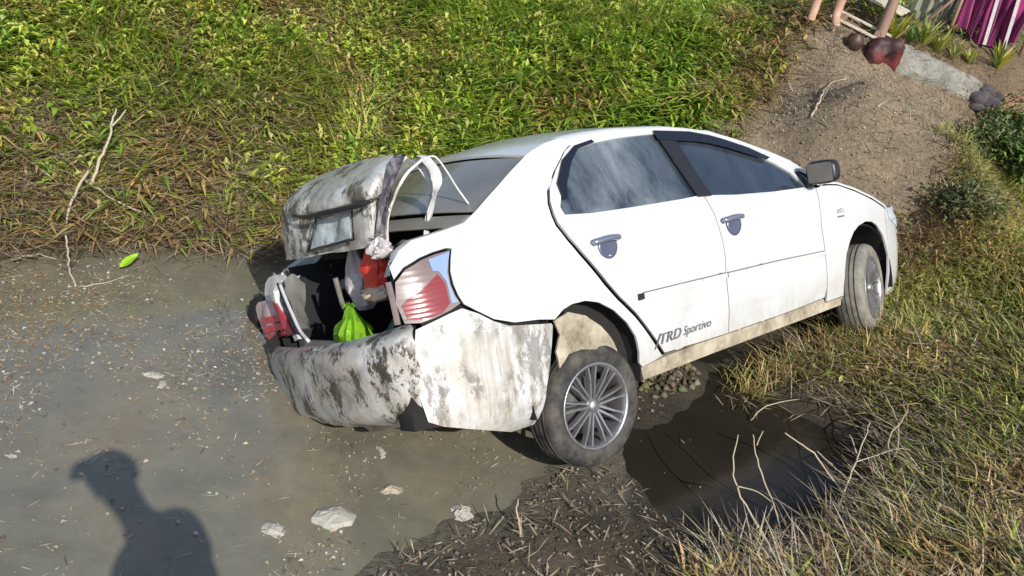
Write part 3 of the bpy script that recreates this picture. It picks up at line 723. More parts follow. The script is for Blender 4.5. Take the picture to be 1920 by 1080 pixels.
# lid underside flange arch and strut
arch_pts = [cpt(728, 462, -.70), cpt(727, 417, -.69), cpt(736, 380, -.67), cpt(750, 348, -.65), cpt(768, 321, -.60), cpt(792, 299, -.55), cpt(812, 293, -.52), cpt(824, 302, -.50), cpt(840, 325, -.47), cpt(858, 354, -.43), cpt(879, 383, -.40)]
mesh_obj('lid_flange', *tube(catmull(arch_pts, 5), .0045, 6), M['paint'], lid)
rib = [[cpt(768, 302, -.55), cpt(790, 292, -.55)], [cpt(784, 318, -.54), cpt(806, 300, -.54)], [cpt(795, 340, -.53), cpt(823, 318, -.52)], [cpt(802, 358, -.53), cpt(826, 346, -.52)], [cpt(800, 374, -.53), cpt(818, 366, -.52)], [cpt(799, 392, -.53), cpt(808, 392, -.52)], [cpt(796, 415, -.53), cpt(804, 415, -.525)], [cpt(796, 442, -.53), cpt(804, 440, -.525)]]
ribm = []
for a, b in rib: ribm.append([a, a * .66 + b * .34 + np.array([.02, 0, 0]), a * .33 + b * .67 + np.array([-.015, 0, 0]), b])
grid_surface('torn_strip', ribm, M['paint'], lid, 3, .012, .006, 12, 9)
# recess shade under the garnish lip, number plate on the lid
gl = [cpt(549, 405, -.805), cpt(572, 407, -.82), cpt(600, 402, -.825), cpt(640, 393, -.825), cpt(676, 384, -.815), cpt(698, 376, -.79)]
mesh_obj('garnish_recess_shade', *tube(catmull(gl, 4), [.005] * 3 + [.009] * 5 + [.013] * 10 + [.008] * 3, 7), M['black_plastic'], lid)  # black tube standing in for the shaded recess under the garnish
pl = [cpt(596, 412, -.785), cpt(655, 396, -.785), cpt(659, 446, -.79), cpt(582, 467, -.79)]
pl = [pl[0], pl[1], pl[2], pl[3]]
pr = [[pl[0] * (1 - t) + pl[1] * t for t in np.linspace(0, 1, 7)], [(pl[0] + pl[3]) / 2 * (1 - t) + (pl[1] + pl[2]) / 2 * t + np.array([-.012 * math.sin(t * 9), 0, 0]) for t in np.linspace(0, 1, 7)], [pl[3] * (1 - t) + pl[2] * t for t in np.linspace(0, 1, 7)]]
npl = grid_surface('number_plate', pr, M['plate'], lid, 3, .006, .004, 21, 9)
npl['label'] = 'bent number plate washed pale and unreadable'
fr = [cpt(593, 408, -.79), cpt(659, 391, -.79), cpt(663, 449, -.79), cpt(578, 472, -.79), cpt(593, 408, -.79)]
mesh_obj('plate_frame', *tube(fr, .006, 6), M['rim_dark'], lid)
# inside the boot: hinge arms, left side trim
mesh_obj('hinge_arm', *tube(catmull([(-.30, .22, .98), (-.45, .22, .80), (-.58, .18, .72), (-.66, .10, .76), (-.70, .06, .90)], 4), .013, 7), M['trim'], car)
mesh_obj('hinge_arm', *tube(catmull([(-.30, -.44, .98), (-.42, -.46, .84), (-.50, -.46, .95), (-.52, -.46, 1.06)], 4), .011, 7), M['trim'], car)
tr = [[cpt(524, 530, -.72), cpt(545, 516, -.66), cpt(566, 530, -.60)], [cpt(532, 552, -.74), cpt(553, 548, -.68), cpt(574, 552, -.62)], [cpt(545, 585, -.78), cpt(562, 584, -.72), cpt(573, 590, -.66)], [cpt(556, 615, -.82), cpt(572, 618, -.76), cpt(580, 622, -.70)]]
grid_surface('boot_side_trim', tr, M['trim'], car, 4, .02, .008, 31, 9)
gs = [cpt(521, 532, -.80), cpt(532, 560, -.82), cpt(545, 590, -.84), cpt(559, 620, -.86), cpt(575, 640, -.88)]
mesh_obj('boot_seal', *tube(catmull(gs, 4), .008, 6), M['black_plastic'], car)
gs = [g + np.array([0, -.02, 0]) for g in gs]
mesh_obj('seal_flange', *tube(catmull(gs, 4), .009, 6), M['paint'], car)

# --- wheels
def wheel(x, y, z, side, steer=0.0, camber=0.0, dusty=False, tyre=M['tyre']):
    prof = [(.196, .085), (.208, .092), (.225, .094), (.250, .092), (.268, .082), (.279, .062), (.281, .0), (.279, -.062), (.268, -.082), (.250, -.092), (.208, -.092), (.196, -.085)]
    t = mesh_obj('wheel', *lathe(prof, 48), tyre, car)
    t.location = (x, y, z); t.rotation_euler = (camber, 0, steer)
    sg = side
    for gy in (-.045, -.015, .015, .045):
        mesh_obj('tread_groove', *lathe([(.2795, gy - .003), (.2818, gy - .003), (.2818, gy + .003), (.2795, gy + .003)], 48), M['tyre'], t)
    rim = mesh_obj('rim', *lathe([(.196, sg * .084), (.200, sg * .090), (.194, sg * .093), (.184, sg * .088), (.178, sg * .06), (.172, sg * -.02), (.175, sg * -.08), (.196, sg * -.086)], 48), M['alloy'], t)
    rim.modifiers.new('thick', 'SOLIDIFY').thickness = .004
    mesh_obj('brake_disc', *lathe([(.02, sg * .012), (.135, sg * .012), (.135, sg * -.01), (.02, sg * -.01)], 32), M['rim_dark'], t)
    for i in range(9):
        a0 = 2 * math.pi * i / 9 + .15
        for k in (-1, 1):
            pts = []
            for rr, da, yy, w_ in ((.030, .28, .066, .010), (.075, .155, .072, .0085), (.125, .115, .078, .0075), (.182, .125, .082, .008)):
                a = a0 + k * da
                pts.append((rr, a, yy, w_))
            rows = []
            for rr, a, yy, w_ in pts:
                c = np.array([rr * math.cos(a), 0, rr * math.sin(a)]); tn = np.array([-math.sin(a), 0, math.cos(a)])
                rows.append([c - tn * w_ + np.array([0, sg * (yy - .022), 0]), c - tn * w_ * .6 + np.array([0, sg * yy, 0]), c + tn * w_ * .6 + np.array([0, sg * yy, 0]), c + tn * w_ + np.array([0, sg * (yy - .022), 0])])
            V, F = loft(rows, True)
            mesh_obj('spoke', V, F, M['alloy'], t, False)
    mesh_obj('hub_cap', *lathe([(.001, sg * .082), (.022, sg * .080), (.032, sg * .072), (.036, sg * .055)], 24), M['alloy'], t)
    return t
wr = wheel(.035, -.685, .165, -1, math.radians(-4), math.radians(3)); wr['label'] = 'rear wheel dropped below its arch, with spoked alloy rim'
wheel(0, .75, .22, 1, 0, 0)
wf = wheel(2.55, -.745, .262, -1, math.radians(13), 0, tyre=M['tyre_dusty']); wf['label'] = 'front wheel turned inwards, tyre coated in pale dust'
wheel(2.55, .735, .28, 1, math.radians(22), 0)
mesh_obj('exhaust_silencer', *tube([(-.72, .05, .24), (-.68, .0, .24), (-.3, -.25, .24), (-.26, -.27, .24)], [.02, .07, .075, .03], 12), M['mud_tan'], car)

# ================================================================== ground, water
def axis_grid(lo, hi, fine, c0, c1):
    a = list(np.arange(lo, hi + 1e-6, fine))
    x = hi; st = fine
    while x < c1: st *= 1.22; x += st; a.append(x)
    x = lo; st = fine; pre = []
    while x > c0: st *= 1.22; x -= st; pre.append(x)
    return np.array(pre[::-1] + a)
gx = axis_grid(-4.6, 4.6, .045, -400, 400); gy = axis_grid(1.4, 10.5, .045, -300, 500)
GX, GY = np.meshgrid(gx, gy)
GZ = ground(GX, GY)
ny, nx = GX.shape
idx = np.arange(nx * ny).reshape(ny, nx)
Q = np.stack([idx[:-1, :-1], idx[:-1, 1:], idx[1:, 1:], idx[1:, :-1]], -1).reshape(-1, 4)
fx, fy = GX.ravel(), GY.ravel()
def blur_mask(x, y, poly, w=.16, seed=3):
    """soft edged membership of a polygon with a wandering border"""
    r = 0
    for k, (a, b) in enumerate(((0, 0), (1, 0), (-1, 0), (0, 1), (0, -1), (.7, .7), (-.7, -.7), (.7, -.7), (-.7, .7))):
        r = r + inpoly(x + a * w + (fbm(x * 3, y * 3, seed) - .5) * .3, y + b * w + (fbm(x * 3, y * 3, seed + 4) - .5) * .3, poly)
    return r / 9.0
nfun0 = lambda x, y: -.573 * x + .82 * y
dm = blur_mask(fx, fy, DIRT)
gz = GZ.ravel()
wet = np.clip(1 - (gz - .02) / .22, 0, 1)
soil = np.array([.20, .145, .085]); dirt = np.array([.265, .205, .138]); mud = np.array([.085, .068, .046]); shore = np.array([.165, .145, .105])
soil = np.where(((nfun0(fx, fy) > 4.9) & (gz > .35))[:, None], np.array([.13, .115, .055]), soil)
tone = soil * (1 - dm[:, None]) + dirt * dm[:, None]
edge_ = np.clip(1 - np.abs(gz - .01) / .05, 0, 1) * (fx < .75)
mudv = mud * (.7 + .9 * fbm(fx * 3.3, fy * 3.3, 203))[:, None] * np.where(fx > .45, .55, 1)[:, None]
tone = tone * (1 - wet[:, None]) + (mudv * (1 - edge_[:, None]) + shore * edge_[:, None]) * wet[:, None]
k = N('earth', rough=.95)
ca = k.node('VertexColor'); ca.layer_name = 'tint'
f1 = k.ramp(k.noise(3.5, 8, .65), [(.25, .62), (.75, 1.25)])
f2 = k.ramp(k.noise(38, 5, .7), [(.3, .55), (.7, 1.35)])
c = k.node('Mix', data_type='RGBA', blend_type='MULTIPLY'); c.inputs[0].default_value = 1
k.link(ca.outputs[0], c.inputs[6]); k.link(f1, c.inputs[7])
c2 = k.node('Mix', data_type='RGBA', blend_type='MULTIPLY'); c2.inputs[0].default_value = 1
k.link(c.outputs[2], c2.inputs[6]); k.link(f2, c2.inputs[7])
k.to(c2.outputs[2], 'col')
k.bump(k.math('ADD', k.noise(24, 8, .7), k.math('MULTIPLY', k.noise(90, 4, .7), .5)), .9, .03)
M['earth'] = k.m
tag(big_mesh('ground', np.c_[fx, fy, gz], Q, M['earth'], None, tone, True), kind='structure')

k = N('ditch_water', rough=.1, ior=1.5, spec=.7, coat=.6, coatr=.02)
n1 = k.ramp(k.noise(1.1, 6, .6, None, .6), [(.3, (.125, .118, .088)), (.5, (.185, .172, .126)), (.72, (.225, .185, .115))])
n2 = k.ramp(k.noise(4.5, 14, .80, None, .25), [(.36, .82), (.52, 1.0), (.64, 1.15)])
c = k.node('Mix', data_type='RGBA', blend_type='MULTIPLY'); c.inputs[0].default_value = 1
k.link(n1, c.inputs[6]); k.link(n2, c.inputs[7]); k.to(c.outputs[2], 'col')
k.to(k.ramp(k.noise(2.2, 6, .7, None, .5), [(.42, .04), (.66, .30)]), 'rough')
k.bump(k.math('ADD', k.noise(6, 3, .5, k.coord((1, 1.8, 1)), .4), k.math('MULTIPLY', k.noise(24, 2, .5), .06)), .10, .02)
M['water'] = k.m
k = N('dark_pool', rough=.14, ior=1.33, spec=.5)
k.to(k.mix(k.noise(3, 5), (.013, .0115, .009), (.034, .028, .020)), 'col'); k.bump(k.noise(7, 3), .08, .02); M['pool'] = k.m
wx = axis_grid(-5, 3, .08, -380, 12); wy = axis_grid(-1, 7, .08, -280, 60)
WX, WY = np.meshgrid(wx, wy)
nn = -.573 * WX + .82 * WY; ss = .82 * WX + .573 * WY
keep = (ss < 5.2) & (nn < 6.0) & (nn > -.5)
Wi = np.arange(WX.size).reshape(WX.shape)
qk = keep[:-1, :-1] & keep[1:, 1:] & keep[:-1, 1:] & keep[1:, :-1]
# the pool beside the mud bar is brown water darkened in colour for the car's shade and reflection, cut off from the canal by the bar
bar = [tuple(at(u, v, 0)[:2]) for u, v in ((900, 560), (1010, 650), (1090, 760), (1140, 880), (1180, 1000), (1150, 1300))]
cx = (WX[:-1, :-1] + WX[1:, 1:]) / 2; cy = (WY[:-1, :-1] + WY[1:, 1:]) / 2
isp = inpoly(cx.ravel(), cy.ravel(), bar + [(1.5, -1), (6, -1), (6, 6), (.6, 6)]).reshape(cx.shape)
Wq = np.stack([Wi[:-1, :-1], Wi[:-1, 1:], Wi[1:, 1:], Wi[1:, :-1]], -1)
def water_obj(name, sel, mat):
    q = Wq[sel].reshape(-1, 4); u, inv = np.unique(q, return_inverse=True)
    P = np.c_[WX.ravel()[u], WY.ravel()[u], np.zeros(len(u))]
    return tag(big_mesh(name, P, inv.reshape(-1, 4), mat, None, None, True), kind='structure')
water_obj('canal_water', qk & ~isp, M['water'])
water_obj('pool_water', qk & isp, M['pool'])

# ================================================================== plants
def leafmat(name, rough=.55, trans=.3):
    m_ = bpy.data.materials.new(name); m_.use_nodes = True; t = m_.node_tree; b = t.nodes['Principled BSDF']
    a = t.nodes.new('ShaderNodeVertexColor'); a.layer_name = 'tint'
    t.links.new(a.outputs[0], b.inputs['Base Color']); b.inputs['Roughness'].default_value = rough
    b.inputs['Specular IOR Level'].default_value = .35
    tr_ = t.nodes.new('ShaderNodeBsdfTranslucent'); t.links.new(a.outputs[0], tr_.inputs[0])
    mx = t.nodes.new('ShaderNodeMixShader'); mx.inputs[0].default_value = trans
    t.links.new(b.outputs[0], mx.inputs[1]); t.links.new(tr_.outputs[0], mx.inputs[2])
    t.links.new(mx.outputs[0], t.nodes['Material Output'].inputs[0]); return m_
M['leaf'] = leafmat('leaf', .5, .42); M['straw'] = leafmat('straw', .8, .15)

def blades(P, length, width, az, lean, droop, col):
    """curved tapering grass blades: 5 vertices, 3 triangles each"""
    n = len(P)
    d = np.c_[np.cos(az), np.sin(az)]; s = np.c_[-np.sin(az), np.cos(az)]
    def pt(t):
        h = length * t; out = np.sin(lean) * h + droop * length * t * t * .5; up = np.cos(lean) * h - droop * length * t * t * .45
        return np.c_[P[:, 0] + d[:, 0] * out, P[:, 1] + d[:, 1] * out, P[:, 2] + up]
    p0, p1, p2 = pt(0.0), pt(.55), pt(1.0)
    w = width[:, None] * np.c_[s, np.zeros(n)] * .5
    V = np.stack([p0 - w * .6, p0 + w * .6, p1 - w, p1 + w, p2], 1).reshape(-1, 3)
    b = np.arange(n)[:, None] * 5
    F = np.concatenate([b + [0, 1, 3], b + [0, 3, 2], b + [2, 3, 4]], 0)
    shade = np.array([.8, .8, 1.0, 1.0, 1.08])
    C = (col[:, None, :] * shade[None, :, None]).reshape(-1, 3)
    return V, F, C
def leaves(P, size, az, tilt, col, asp=.55):
    """small folded leaves: 4 vertices, 2 triangles"""
    n = len(P)
    d = np.c_[np.cos(az) * np.cos(tilt), np.sin(az) * np.cos(tilt), np.sin(tilt)]
    s = np.c_[-np.sin(az), np.cos(az), np.zeros(n)]
    up = np.cross(d, s)
    a = P; tip = P + d * size[:, None]; mid = P + d * size[:, None] * .42 - up * size[:, None] * .10 * -1
    l = mid + s * size[:, None] * asp * .5 + up * size[:, None] * .12; r = mid - s * size[:, None] * asp * .5 + up * size[:, None] * .12
    V = np.stack([a, l, tip, r], 1).reshape(-1, 3); b = np.arange(n)[:, None] * 4
    F = np.concatenate([b + [0, 2, 1], b + [0, 3, 2]], 0)
    return V, F, np.repeat(col, 4, 0)
def merge(L):
    V, F, C = [], [], []; o = 0
    for v, f, c in L: V.append(v); F.append(f + o); C.append(c); o += len(v)
    return np.concatenate(V), np.concatenate(F), np.concatenate(C)
def palette(n, cols, w=None, var=.25):
    cols = np.array(cols); i = RNG.choice(len(cols), n, p=w)
    return cols[i] * (1 + (RNG.random((n, 1)) - .5) * 2 * var) * (1 + (RNG.random((n, 3)) - .5) * .2)
def scatter(n, box):
    return box[0] + RNG.random(n) * (box[1] - box[0]), box[2] + RNG.random(n) * (box[3] - box[2])
GREEN = [(.36, .41, .075), (.50, .53, .10), (.23, .29, .06), (.60, .58, .15), (.10, .15, .045)]
OLIVE = [(.40, .39, .14), (.52, .48, .18), (.28, .29, .10), (.60, .52, .24)]
DRY = [(.60, .44, .18), (.47, .34, .15), (.66, .51, .25), (.34, .25, .12)]
LUSH = [(.29, .47, .06), (.40, .58, .07), (.18, .32, .05), (.52, .64, .11)]
CARP = [tuple(car2world((x, y, .3))[:2]) for x, y in ((-.9, .75), (-.9, -.7), (.0, -.75), (2.6, -.72), (3.35, -.5), (3.35, .6), (2.5, .85), (0, .85))]

YARD = gp([(1545, -60), (1548, 40), (1600, 80), (1660, 112), (1840, 195), (1925, 205), (1990, 200), (1990, -60)])
def in_view(x, y, z, mx=.25):
    d = np.c_[x, y, z - CAM[2]] @ WC
    u = d[:, 0] / d[:, 2] * FPX / 960; v = d[:, 1] / d[:, 2] * FPX / 540
    return (d[:, 2] > .2) & (np.abs(u) < 1 + mx) & (np.abs(v) < 1 + mx * 1.3)

# --- far bank
def bank(n):
    x, y = scatter(n, (-5.2, 4.6, 3.0, 12.0))
    nn = -.573 * x + .82 * y; ss = .82 * x + .573 * y
    k = (nn > 4.7)
    x, y = x[k], y[k]; nn = nn[k]; ss = ss[k]
    g = ground(x, y); dm = blur_mask(x, y, DIRT, .22)
    k = (g > .02) & (RNG.random(len(x)) > dm * 1.15) & (in_view(x, y, g))
    k &= ~inpoly(x, y, CARP) & (~inpoly(x, y, YARD) | (RNG.random(len(x)) < .12))
    # thin the farther part, it is seen at a low angle
    dist = np.hypot(x, y); k &= RNG.random(len(x)) < np.clip(7.5 / dist, .35, 1) ** 1.2
    return x[k], y[k], g[k], dm[k]
x, y, g, dm = bank(300000)
patch = fbm(x * .9 + 40, y * .9, 21); p2 = fbm(x * 2.6, y * 2.6, 33); lush = fbm(x * .8 + 3, y * .8 + 8, 55)
clump = fbm(x * 4.5, y * 4.5, 61)
kk = clump + .26 * RNG.random(len(x)) > .45
x, y, g, dm, patch, p2, lush, clump = (a[kk] for a in (x, y, g, dm, patch, p2, lush, clump))
n = len(x)
lushc = np.exp(-(((x - at(1060, 150, 1.2)[0]) / 1.0) ** 2 + ((y - on_ground(1060, 150)[1]) / 2.2) ** 2))
lush = lush + .30 * lushc
near = np.clip((.40 + .30 * np.clip((-1.7 - x) / .6, 0, 1) - g) / .25, 0, 1)          # bottom of the bank: dry matted stems
dwide = blur_mask(x, y, DIRT, .7)
dryp = np.clip((p2 - .52) * 4 + dm * 2.5 + dwide * 2.2 + near * 1.1, 0, 1)
col = palette(n, GREEN, [.28, .26, .16, .20, .10])
ol = palette(n, OLIVE); dr = palette(n, DRY); lu = palette(n, LUSH)
r = RNG.random(n)
col = np.where((r < np.clip((patch - .38) * 3.2, .08, .8))[:, None], ol, col)
col = np.where((RNG.random(n) < np.clip((lush - .50) * 5, 0, .9))[:, None], lu, col)
col = np.where((RNG.random(n) < dryp * .75 + .05)[:, None], dr, col)
az = RNG.random(n) * 6.283; lean0 = fbm(x * 2.2, y * 2.2, 77) * 9
az = np.where(RNG.random(n) < .55, lean0 + RNG.normal(0, .7, n), az)
P = np.c_[x, y, g - .01 + RNG.random(n) * .05]
isleaf = (RNG.random(n) < .14 + .12 * (patch > .5)) & (dryp < .6)
L = []
b = ~isleaf
ln = (.09 + .15 * RNG.random(n)) * (1 + .55 * (clump - .5)) * (1 + .4 * np.clip(lushc, 0, 1))
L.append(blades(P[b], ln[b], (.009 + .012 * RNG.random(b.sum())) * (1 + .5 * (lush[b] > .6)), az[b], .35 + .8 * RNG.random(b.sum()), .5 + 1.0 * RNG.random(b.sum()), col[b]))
Pl = P[isleaf].copy(); Pl[:, 2] += .03 + .11 * RNG.random(len(Pl)) * (.4 + clump[isleaf])
L.append(leaves(Pl, .035 + .045 * RNG.random(len(Pl)), RNG.random(len(Pl)) * 6.283, RNG.normal(-.1, .5, len(Pl)), col[isleaf], .42))
V, F, C = merge(L)
tag(big_mesh('bank_grass', V, F, M['leaf'], None, C), kind='stuff')

# --- taller broad leaved weeds and long tufts standing out of the bank grass
def weeds(n, box, test, name, cols, hmax, leaf, kk=9):
    x, y = scatter(n, box); g = ground(x, y); k = test(x, y, g) & in_view(x, y, g) & ~inpoly(x, y, CARP); x, y, g = x[k], y[k], g[k]; n = len(x)
    h = hmax * (.35 + .65 * RNG.random(n)); cb = palette(n, cols, None, .2)
    X = np.repeat(x, kk); Y = np.repeat(y, kk); G_ = np.repeat(g, kk); t = np.tile(np.linspace(.15, 1, kk), n); H = np.repeat(h, kk)
    a = RNG.random(n * kk) * 6.283; sp = .35 * H * (1 - .5 * t)
    P = np.c_[X + np.cos(a) * sp * .3, Y + np.sin(a) * sp * .3, G_ + H * t]
    V, F, C = leaves(P, leaf * (.45 + 1.0 * RNG.random(n * kk)) * (1.15 - .5 * t), a, RNG.normal(.15, .4, n * kk), np.repeat(cb, kk, 0) * (.85 + .3 * RNG.random((n * kk, 1))), .40)
    sb = blades(np.c_[x, y, g - .01], h, np.full(n, .007), RNG.random(n) * 6.28, np.full(n, .1), np.full(n, .1), cb * .7)
    V, F, C = merge([(V, F, C), sb]); tag(big_mesh(name, V, F, M['leaf'], None, C), kind='stuff')
YG_ = [(.54, .60, .10), (.42, .51, .08), (.64, .64, .16)]
weeds(15000, (-5.2, 2.2, 3.4, 11), lambda x, y, g: (nfun0(x, y) > 5.15) & (g > .2 + .42 * (x < -1.6) * (RNG.random(len(x)) < .8)) & (fbm(x * 1.3 + 2, y * 1.3, 140) > .40) & (blur_mask(x, y, DIRT, .75) < .1), 'bank_weeds', YG_ + YG_ + LUSH + [(.62, .62, .20)], .24, .095)
x, y = scatter(90000, (-5.2, 3.0, 3.4, 11)); g = ground(x, y)
k = (nfun0(x, y) > 5.0) & (g > .12 + .48 * (x < -1.6) * (RNG.random(len(x)) < .85)) & (fbm(x * 1.1 + 9, y * 1.1, 150) + .35 * np.exp(-(((x - at(1060, 150, 1.2)[0]) / 1.0) ** 2)) > .56) & (blur_mask(x, y, DIRT, .75) < .1) & in_view(x, y, g) & ~inpoly(x, y, CARP)
x, y, g = x[k], y[k], g[k]; n = len(x)
col = palette(n, YG_ + LUSH + [(.62, .56, .22), (.26, .34, .08)])
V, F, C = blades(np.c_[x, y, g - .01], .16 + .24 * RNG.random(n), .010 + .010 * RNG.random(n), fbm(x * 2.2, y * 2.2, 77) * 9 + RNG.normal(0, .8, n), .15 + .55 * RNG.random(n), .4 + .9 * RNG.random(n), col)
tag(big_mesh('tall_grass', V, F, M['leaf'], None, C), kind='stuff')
def tufts(centres, name, cols, lo, hi, nb, spread, wd=.007):
    L = []
    for u, v in centres:
        c_ = on_ground(u, v); xx = c_[0] + RNG.normal(0, spread, nb); yy = c_[1] + RNG.normal(0, spread, nb); gg = ground(xx, yy)
        L.append(blades(np.c_[xx, yy, gg - .01], lo + (hi - lo) * RNG.random(nb), wd * (.6 + .8 * RNG.random(nb)), RNG.random(nb) * 6.28, .1 + .7 * RNG.random(nb), .2 + .8 * RNG.random(nb), palette(nb, cols)))
    V, F, C = merge(L); tag(big_mesh(name, V, F, M['leaf'], None, C), kind='stuff')
tufts([(1545, 650), (1580, 648), (1600, 660), (1630, 655), (1660, 640), (1690, 600), (1700, 560), (1712, 525), (1725, 490), (1480, 690), (1440, 715), (1400, 735), (1520, 675), (1560, 690), (1620, 690)], 'wheel_grass', OLIVE + DRY, .10, .26, 130, .07)
tufts([(1740, 470), (1755, 440), (1780, 470), (1720, 455), (1700, 470), (1690, 500), (1760, 420)], 'nose_stems', [(.24, .17, .11), (.34, .26, .18), (.16, .11, .08)], .10, .30, 60, .06)
tufts([(20, 470), (60, 455), (100, 460), (150, 450), (210, 450), (280, 455), (340, 450), (400, 458), (440, 460), (40, 400), (90, 420)], 'waterline_roots', [(.30, .22, .13), (.40, .30, .19), (.14, .10, .07)], .12, .34, 90, .10, .006)

# --- right hand bank and the grass in front of the nose
def rbank(n):
    x, y = scatter(n, (.9, 5.0, 1.5, 7.5))
    g = ground(x, y); dm = blur_mask(x, y, DIRT, .15)
    nn = -.573 * x + .82 * y
    k = (g > .09) & (nn < 4.6) & (RNG.random(len(x)) > dm * 1.2) & in_view(x, y, g, .6) & ~inpoly(x, y, CARP)
    return x[k], y[k], g[k]
x, y, g = rbank(200000)
cl = fbm(x * 5, y * 5, 91); pt = fbm(x * 1.5 + 7, y * 1.5, 93)
k = (cl + .35 * RNG.random(len(x)) > .40) & (RNG.random(len(x)) < np.clip((g - .07) * 4, .12, 1)); x, y, g, cl, pt = x[k], y[k], g[k], cl[k], pt[k]
n = len(x)
col = palette(n, GREEN); ol = palette(n, OLIVE); dr = palette(n, DRY)
col = np.where((RNG.random(n) < .45)[:, None], ol, col)
dp = np.clip((pt - .46) * 2.8 + .10 + .30 * np.clip((2.5 - x) / .8, 0, 1) * np.clip((4.6 - y) / .6, 0, 1) - np.clip(y - 4.4, 0, 1) * .2, .08, .85)
col = np.where((RNG.random(n) < dp)[:, None], dr, col)
P = np.c_[x, y, g - .01 + RNG.random(n) * .03]
isleaf = RNG.random(n) < .25; b = ~isleaf
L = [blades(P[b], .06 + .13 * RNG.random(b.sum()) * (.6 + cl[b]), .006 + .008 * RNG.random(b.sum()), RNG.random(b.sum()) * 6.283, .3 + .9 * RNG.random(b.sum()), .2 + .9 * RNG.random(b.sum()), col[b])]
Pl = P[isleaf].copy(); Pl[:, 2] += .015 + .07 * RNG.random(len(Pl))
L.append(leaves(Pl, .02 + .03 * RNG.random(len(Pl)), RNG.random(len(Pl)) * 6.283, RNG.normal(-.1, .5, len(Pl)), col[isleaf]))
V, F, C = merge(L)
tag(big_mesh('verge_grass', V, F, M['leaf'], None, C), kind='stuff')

# --- matted dry straw and thin stems: waterline, dirt slope border, mud bar, right bank
def straw(n, box, test, ln, name):
    x, y = scatter(n, box); g = np.maximum(ground(x, y), .0); k = test(x, y, g) & in_view(x, y, g) & ~inpoly(x, y, CARP)
    x, y, g = x[k], y[k], g[k]; n = len(x)
    col = palette(n, [(.42, .35, .24), (.34, .27, .17), (.50, .43, .31), (.24, .18, .11), (.16, .12, .08)])
    a = RNG.random(n) * 6.283; el = RNG.normal(.05, .22, n)
    L_ = ln * (.3 + RNG.random(n) ** 1.6)
    P = np.c_[x, y, g + .006 + .03 * RNG.random(n)]
    V, F, C = blades(P, L_, .0035 + .004 * RNG.random(n), a, math.pi / 2 - np.abs(el) - .1, np.zeros(n) + .15, col)
    tag(big_mesh(name, V, F, M['straw'], None, C), kind='stuff')
nfun = lambda x, y: -.573 * x + .82 * y
straw(110000, (-4.6, 1, 3, 7), lambda x, y, g: (nfun(x, y) > 4.95 - .12) & (g < .75) & (RNG.random(len(x)) < np.clip(1.0 - g * 1.3 + .5 * (x < -1.7), .05, 1) * .85) & (g > 0), .34, 'dead_stems')
straw(34000, (1.0, 3.2, 1.7, 6), lambda x, y, g: (g > .06) & (nfun(x, y) < 4) & (RNG.random(len(x)) < np.clip(1.1 - .5 * (x - 1.5), .15, .8)), .26, 'dry_straw')
straw(60000, (.8, 4.5, 4.2, 9), lambda x, y, g: (RNG.random(len(x)) < np.clip(blur_mask(x, y, DIRT, .3) * 3 * (1.08 - blur_mask(x, y, DIRT, .12)), .04, 1)), .14, 'slope_litter')
straw(15000, (-.8, 1.6, 1.8, 3.4), lambda x, y, g: (g > .015) & (RNG.random(len(x)) < .10), .08, 'mud_litter')

# --- stones and crumbs on the dirt slope and the mud bar
def crumbs(n, box, test, name, s0, s1, cols, emb=.3):
    x, y = scatter(n, box); g = ground(x, y); k = test(x, y, g) & in_view(x, y, g); x, y, g = x[k], y[k], g[k]; n = len(x)
    base = np.array([(1, 0, 0), (-1, 0, 0), (0, 1, 0), (0, -1, 0), (0, 0, 1), (0, 0, -1)], float)
    tri = np.array([(0, 2, 4), (2, 1, 4), (1, 3, 4), (3, 0, 4), (2, 0, 5), (1, 2, 5), (3, 1, 5), (0, 3, 5)])
    s = s0 + (s1 - s0) * RNG.random(n) ** 3
    V = base[None] * s[:, None, None] * (.6 + .8 * RNG.random((n, 6, 1))); V[..., 2] *= .7
    a = RNG.random(n) * 6.28; ca_, sa_ = np.cos(a)[:, None], np.sin(a)[:, None]
    X = V[..., 0] * ca_ - V[..., 1] * sa_; Y = V[..., 0] * sa_ + V[..., 1] * ca_
    V = np.stack([X + x[:, None], Y + y[:, None], V[..., 2] + (g + s * emb)[:, None]], -1).reshape(-1, 3)
    F = (np.arange(n)[:, None, None] * 6 + tri[None]).reshape(-1, 3)
    C = np.repeat(palette(n, cols), 6, 0)
    tag(big_mesh(name, V, F, M['straw'], None, C, False), kind='stuff')
crumbs(14000, (.8, 4.2, 4.4, 9), lambda x, y, g: RNG.random(len(x)) < blur_mask(x, y, DIRT), 'loose_soil', .003, .016, [(.36, .28, .18), (.46, .37, .25), (.28, .21, .13)])
crumbs(5000, (-.6, 1.9, 1.8, 4.2), lambda x, y, g: (g > 0.01) & (g < .3), 'mud_lumps', .003, .014, [(.14, .11, .08), (.2, .16, .11), (.30, .26, .2)])

uu = on_ground(1270, 690)
crumbs(1500, (uu[0] - .45, uu[0] + .4, uu[1] - .35, uu[1] + .5), lambda x, y, g: (g > .03) & (np.hypot(x - uu[0], (y - uu[1])) < .42), 'rubble_under_sill', .008, .034, [(.15, .115, .075), (.22, .18, .13), (.08, .06, .04), (.13, .13, .06)], .5)
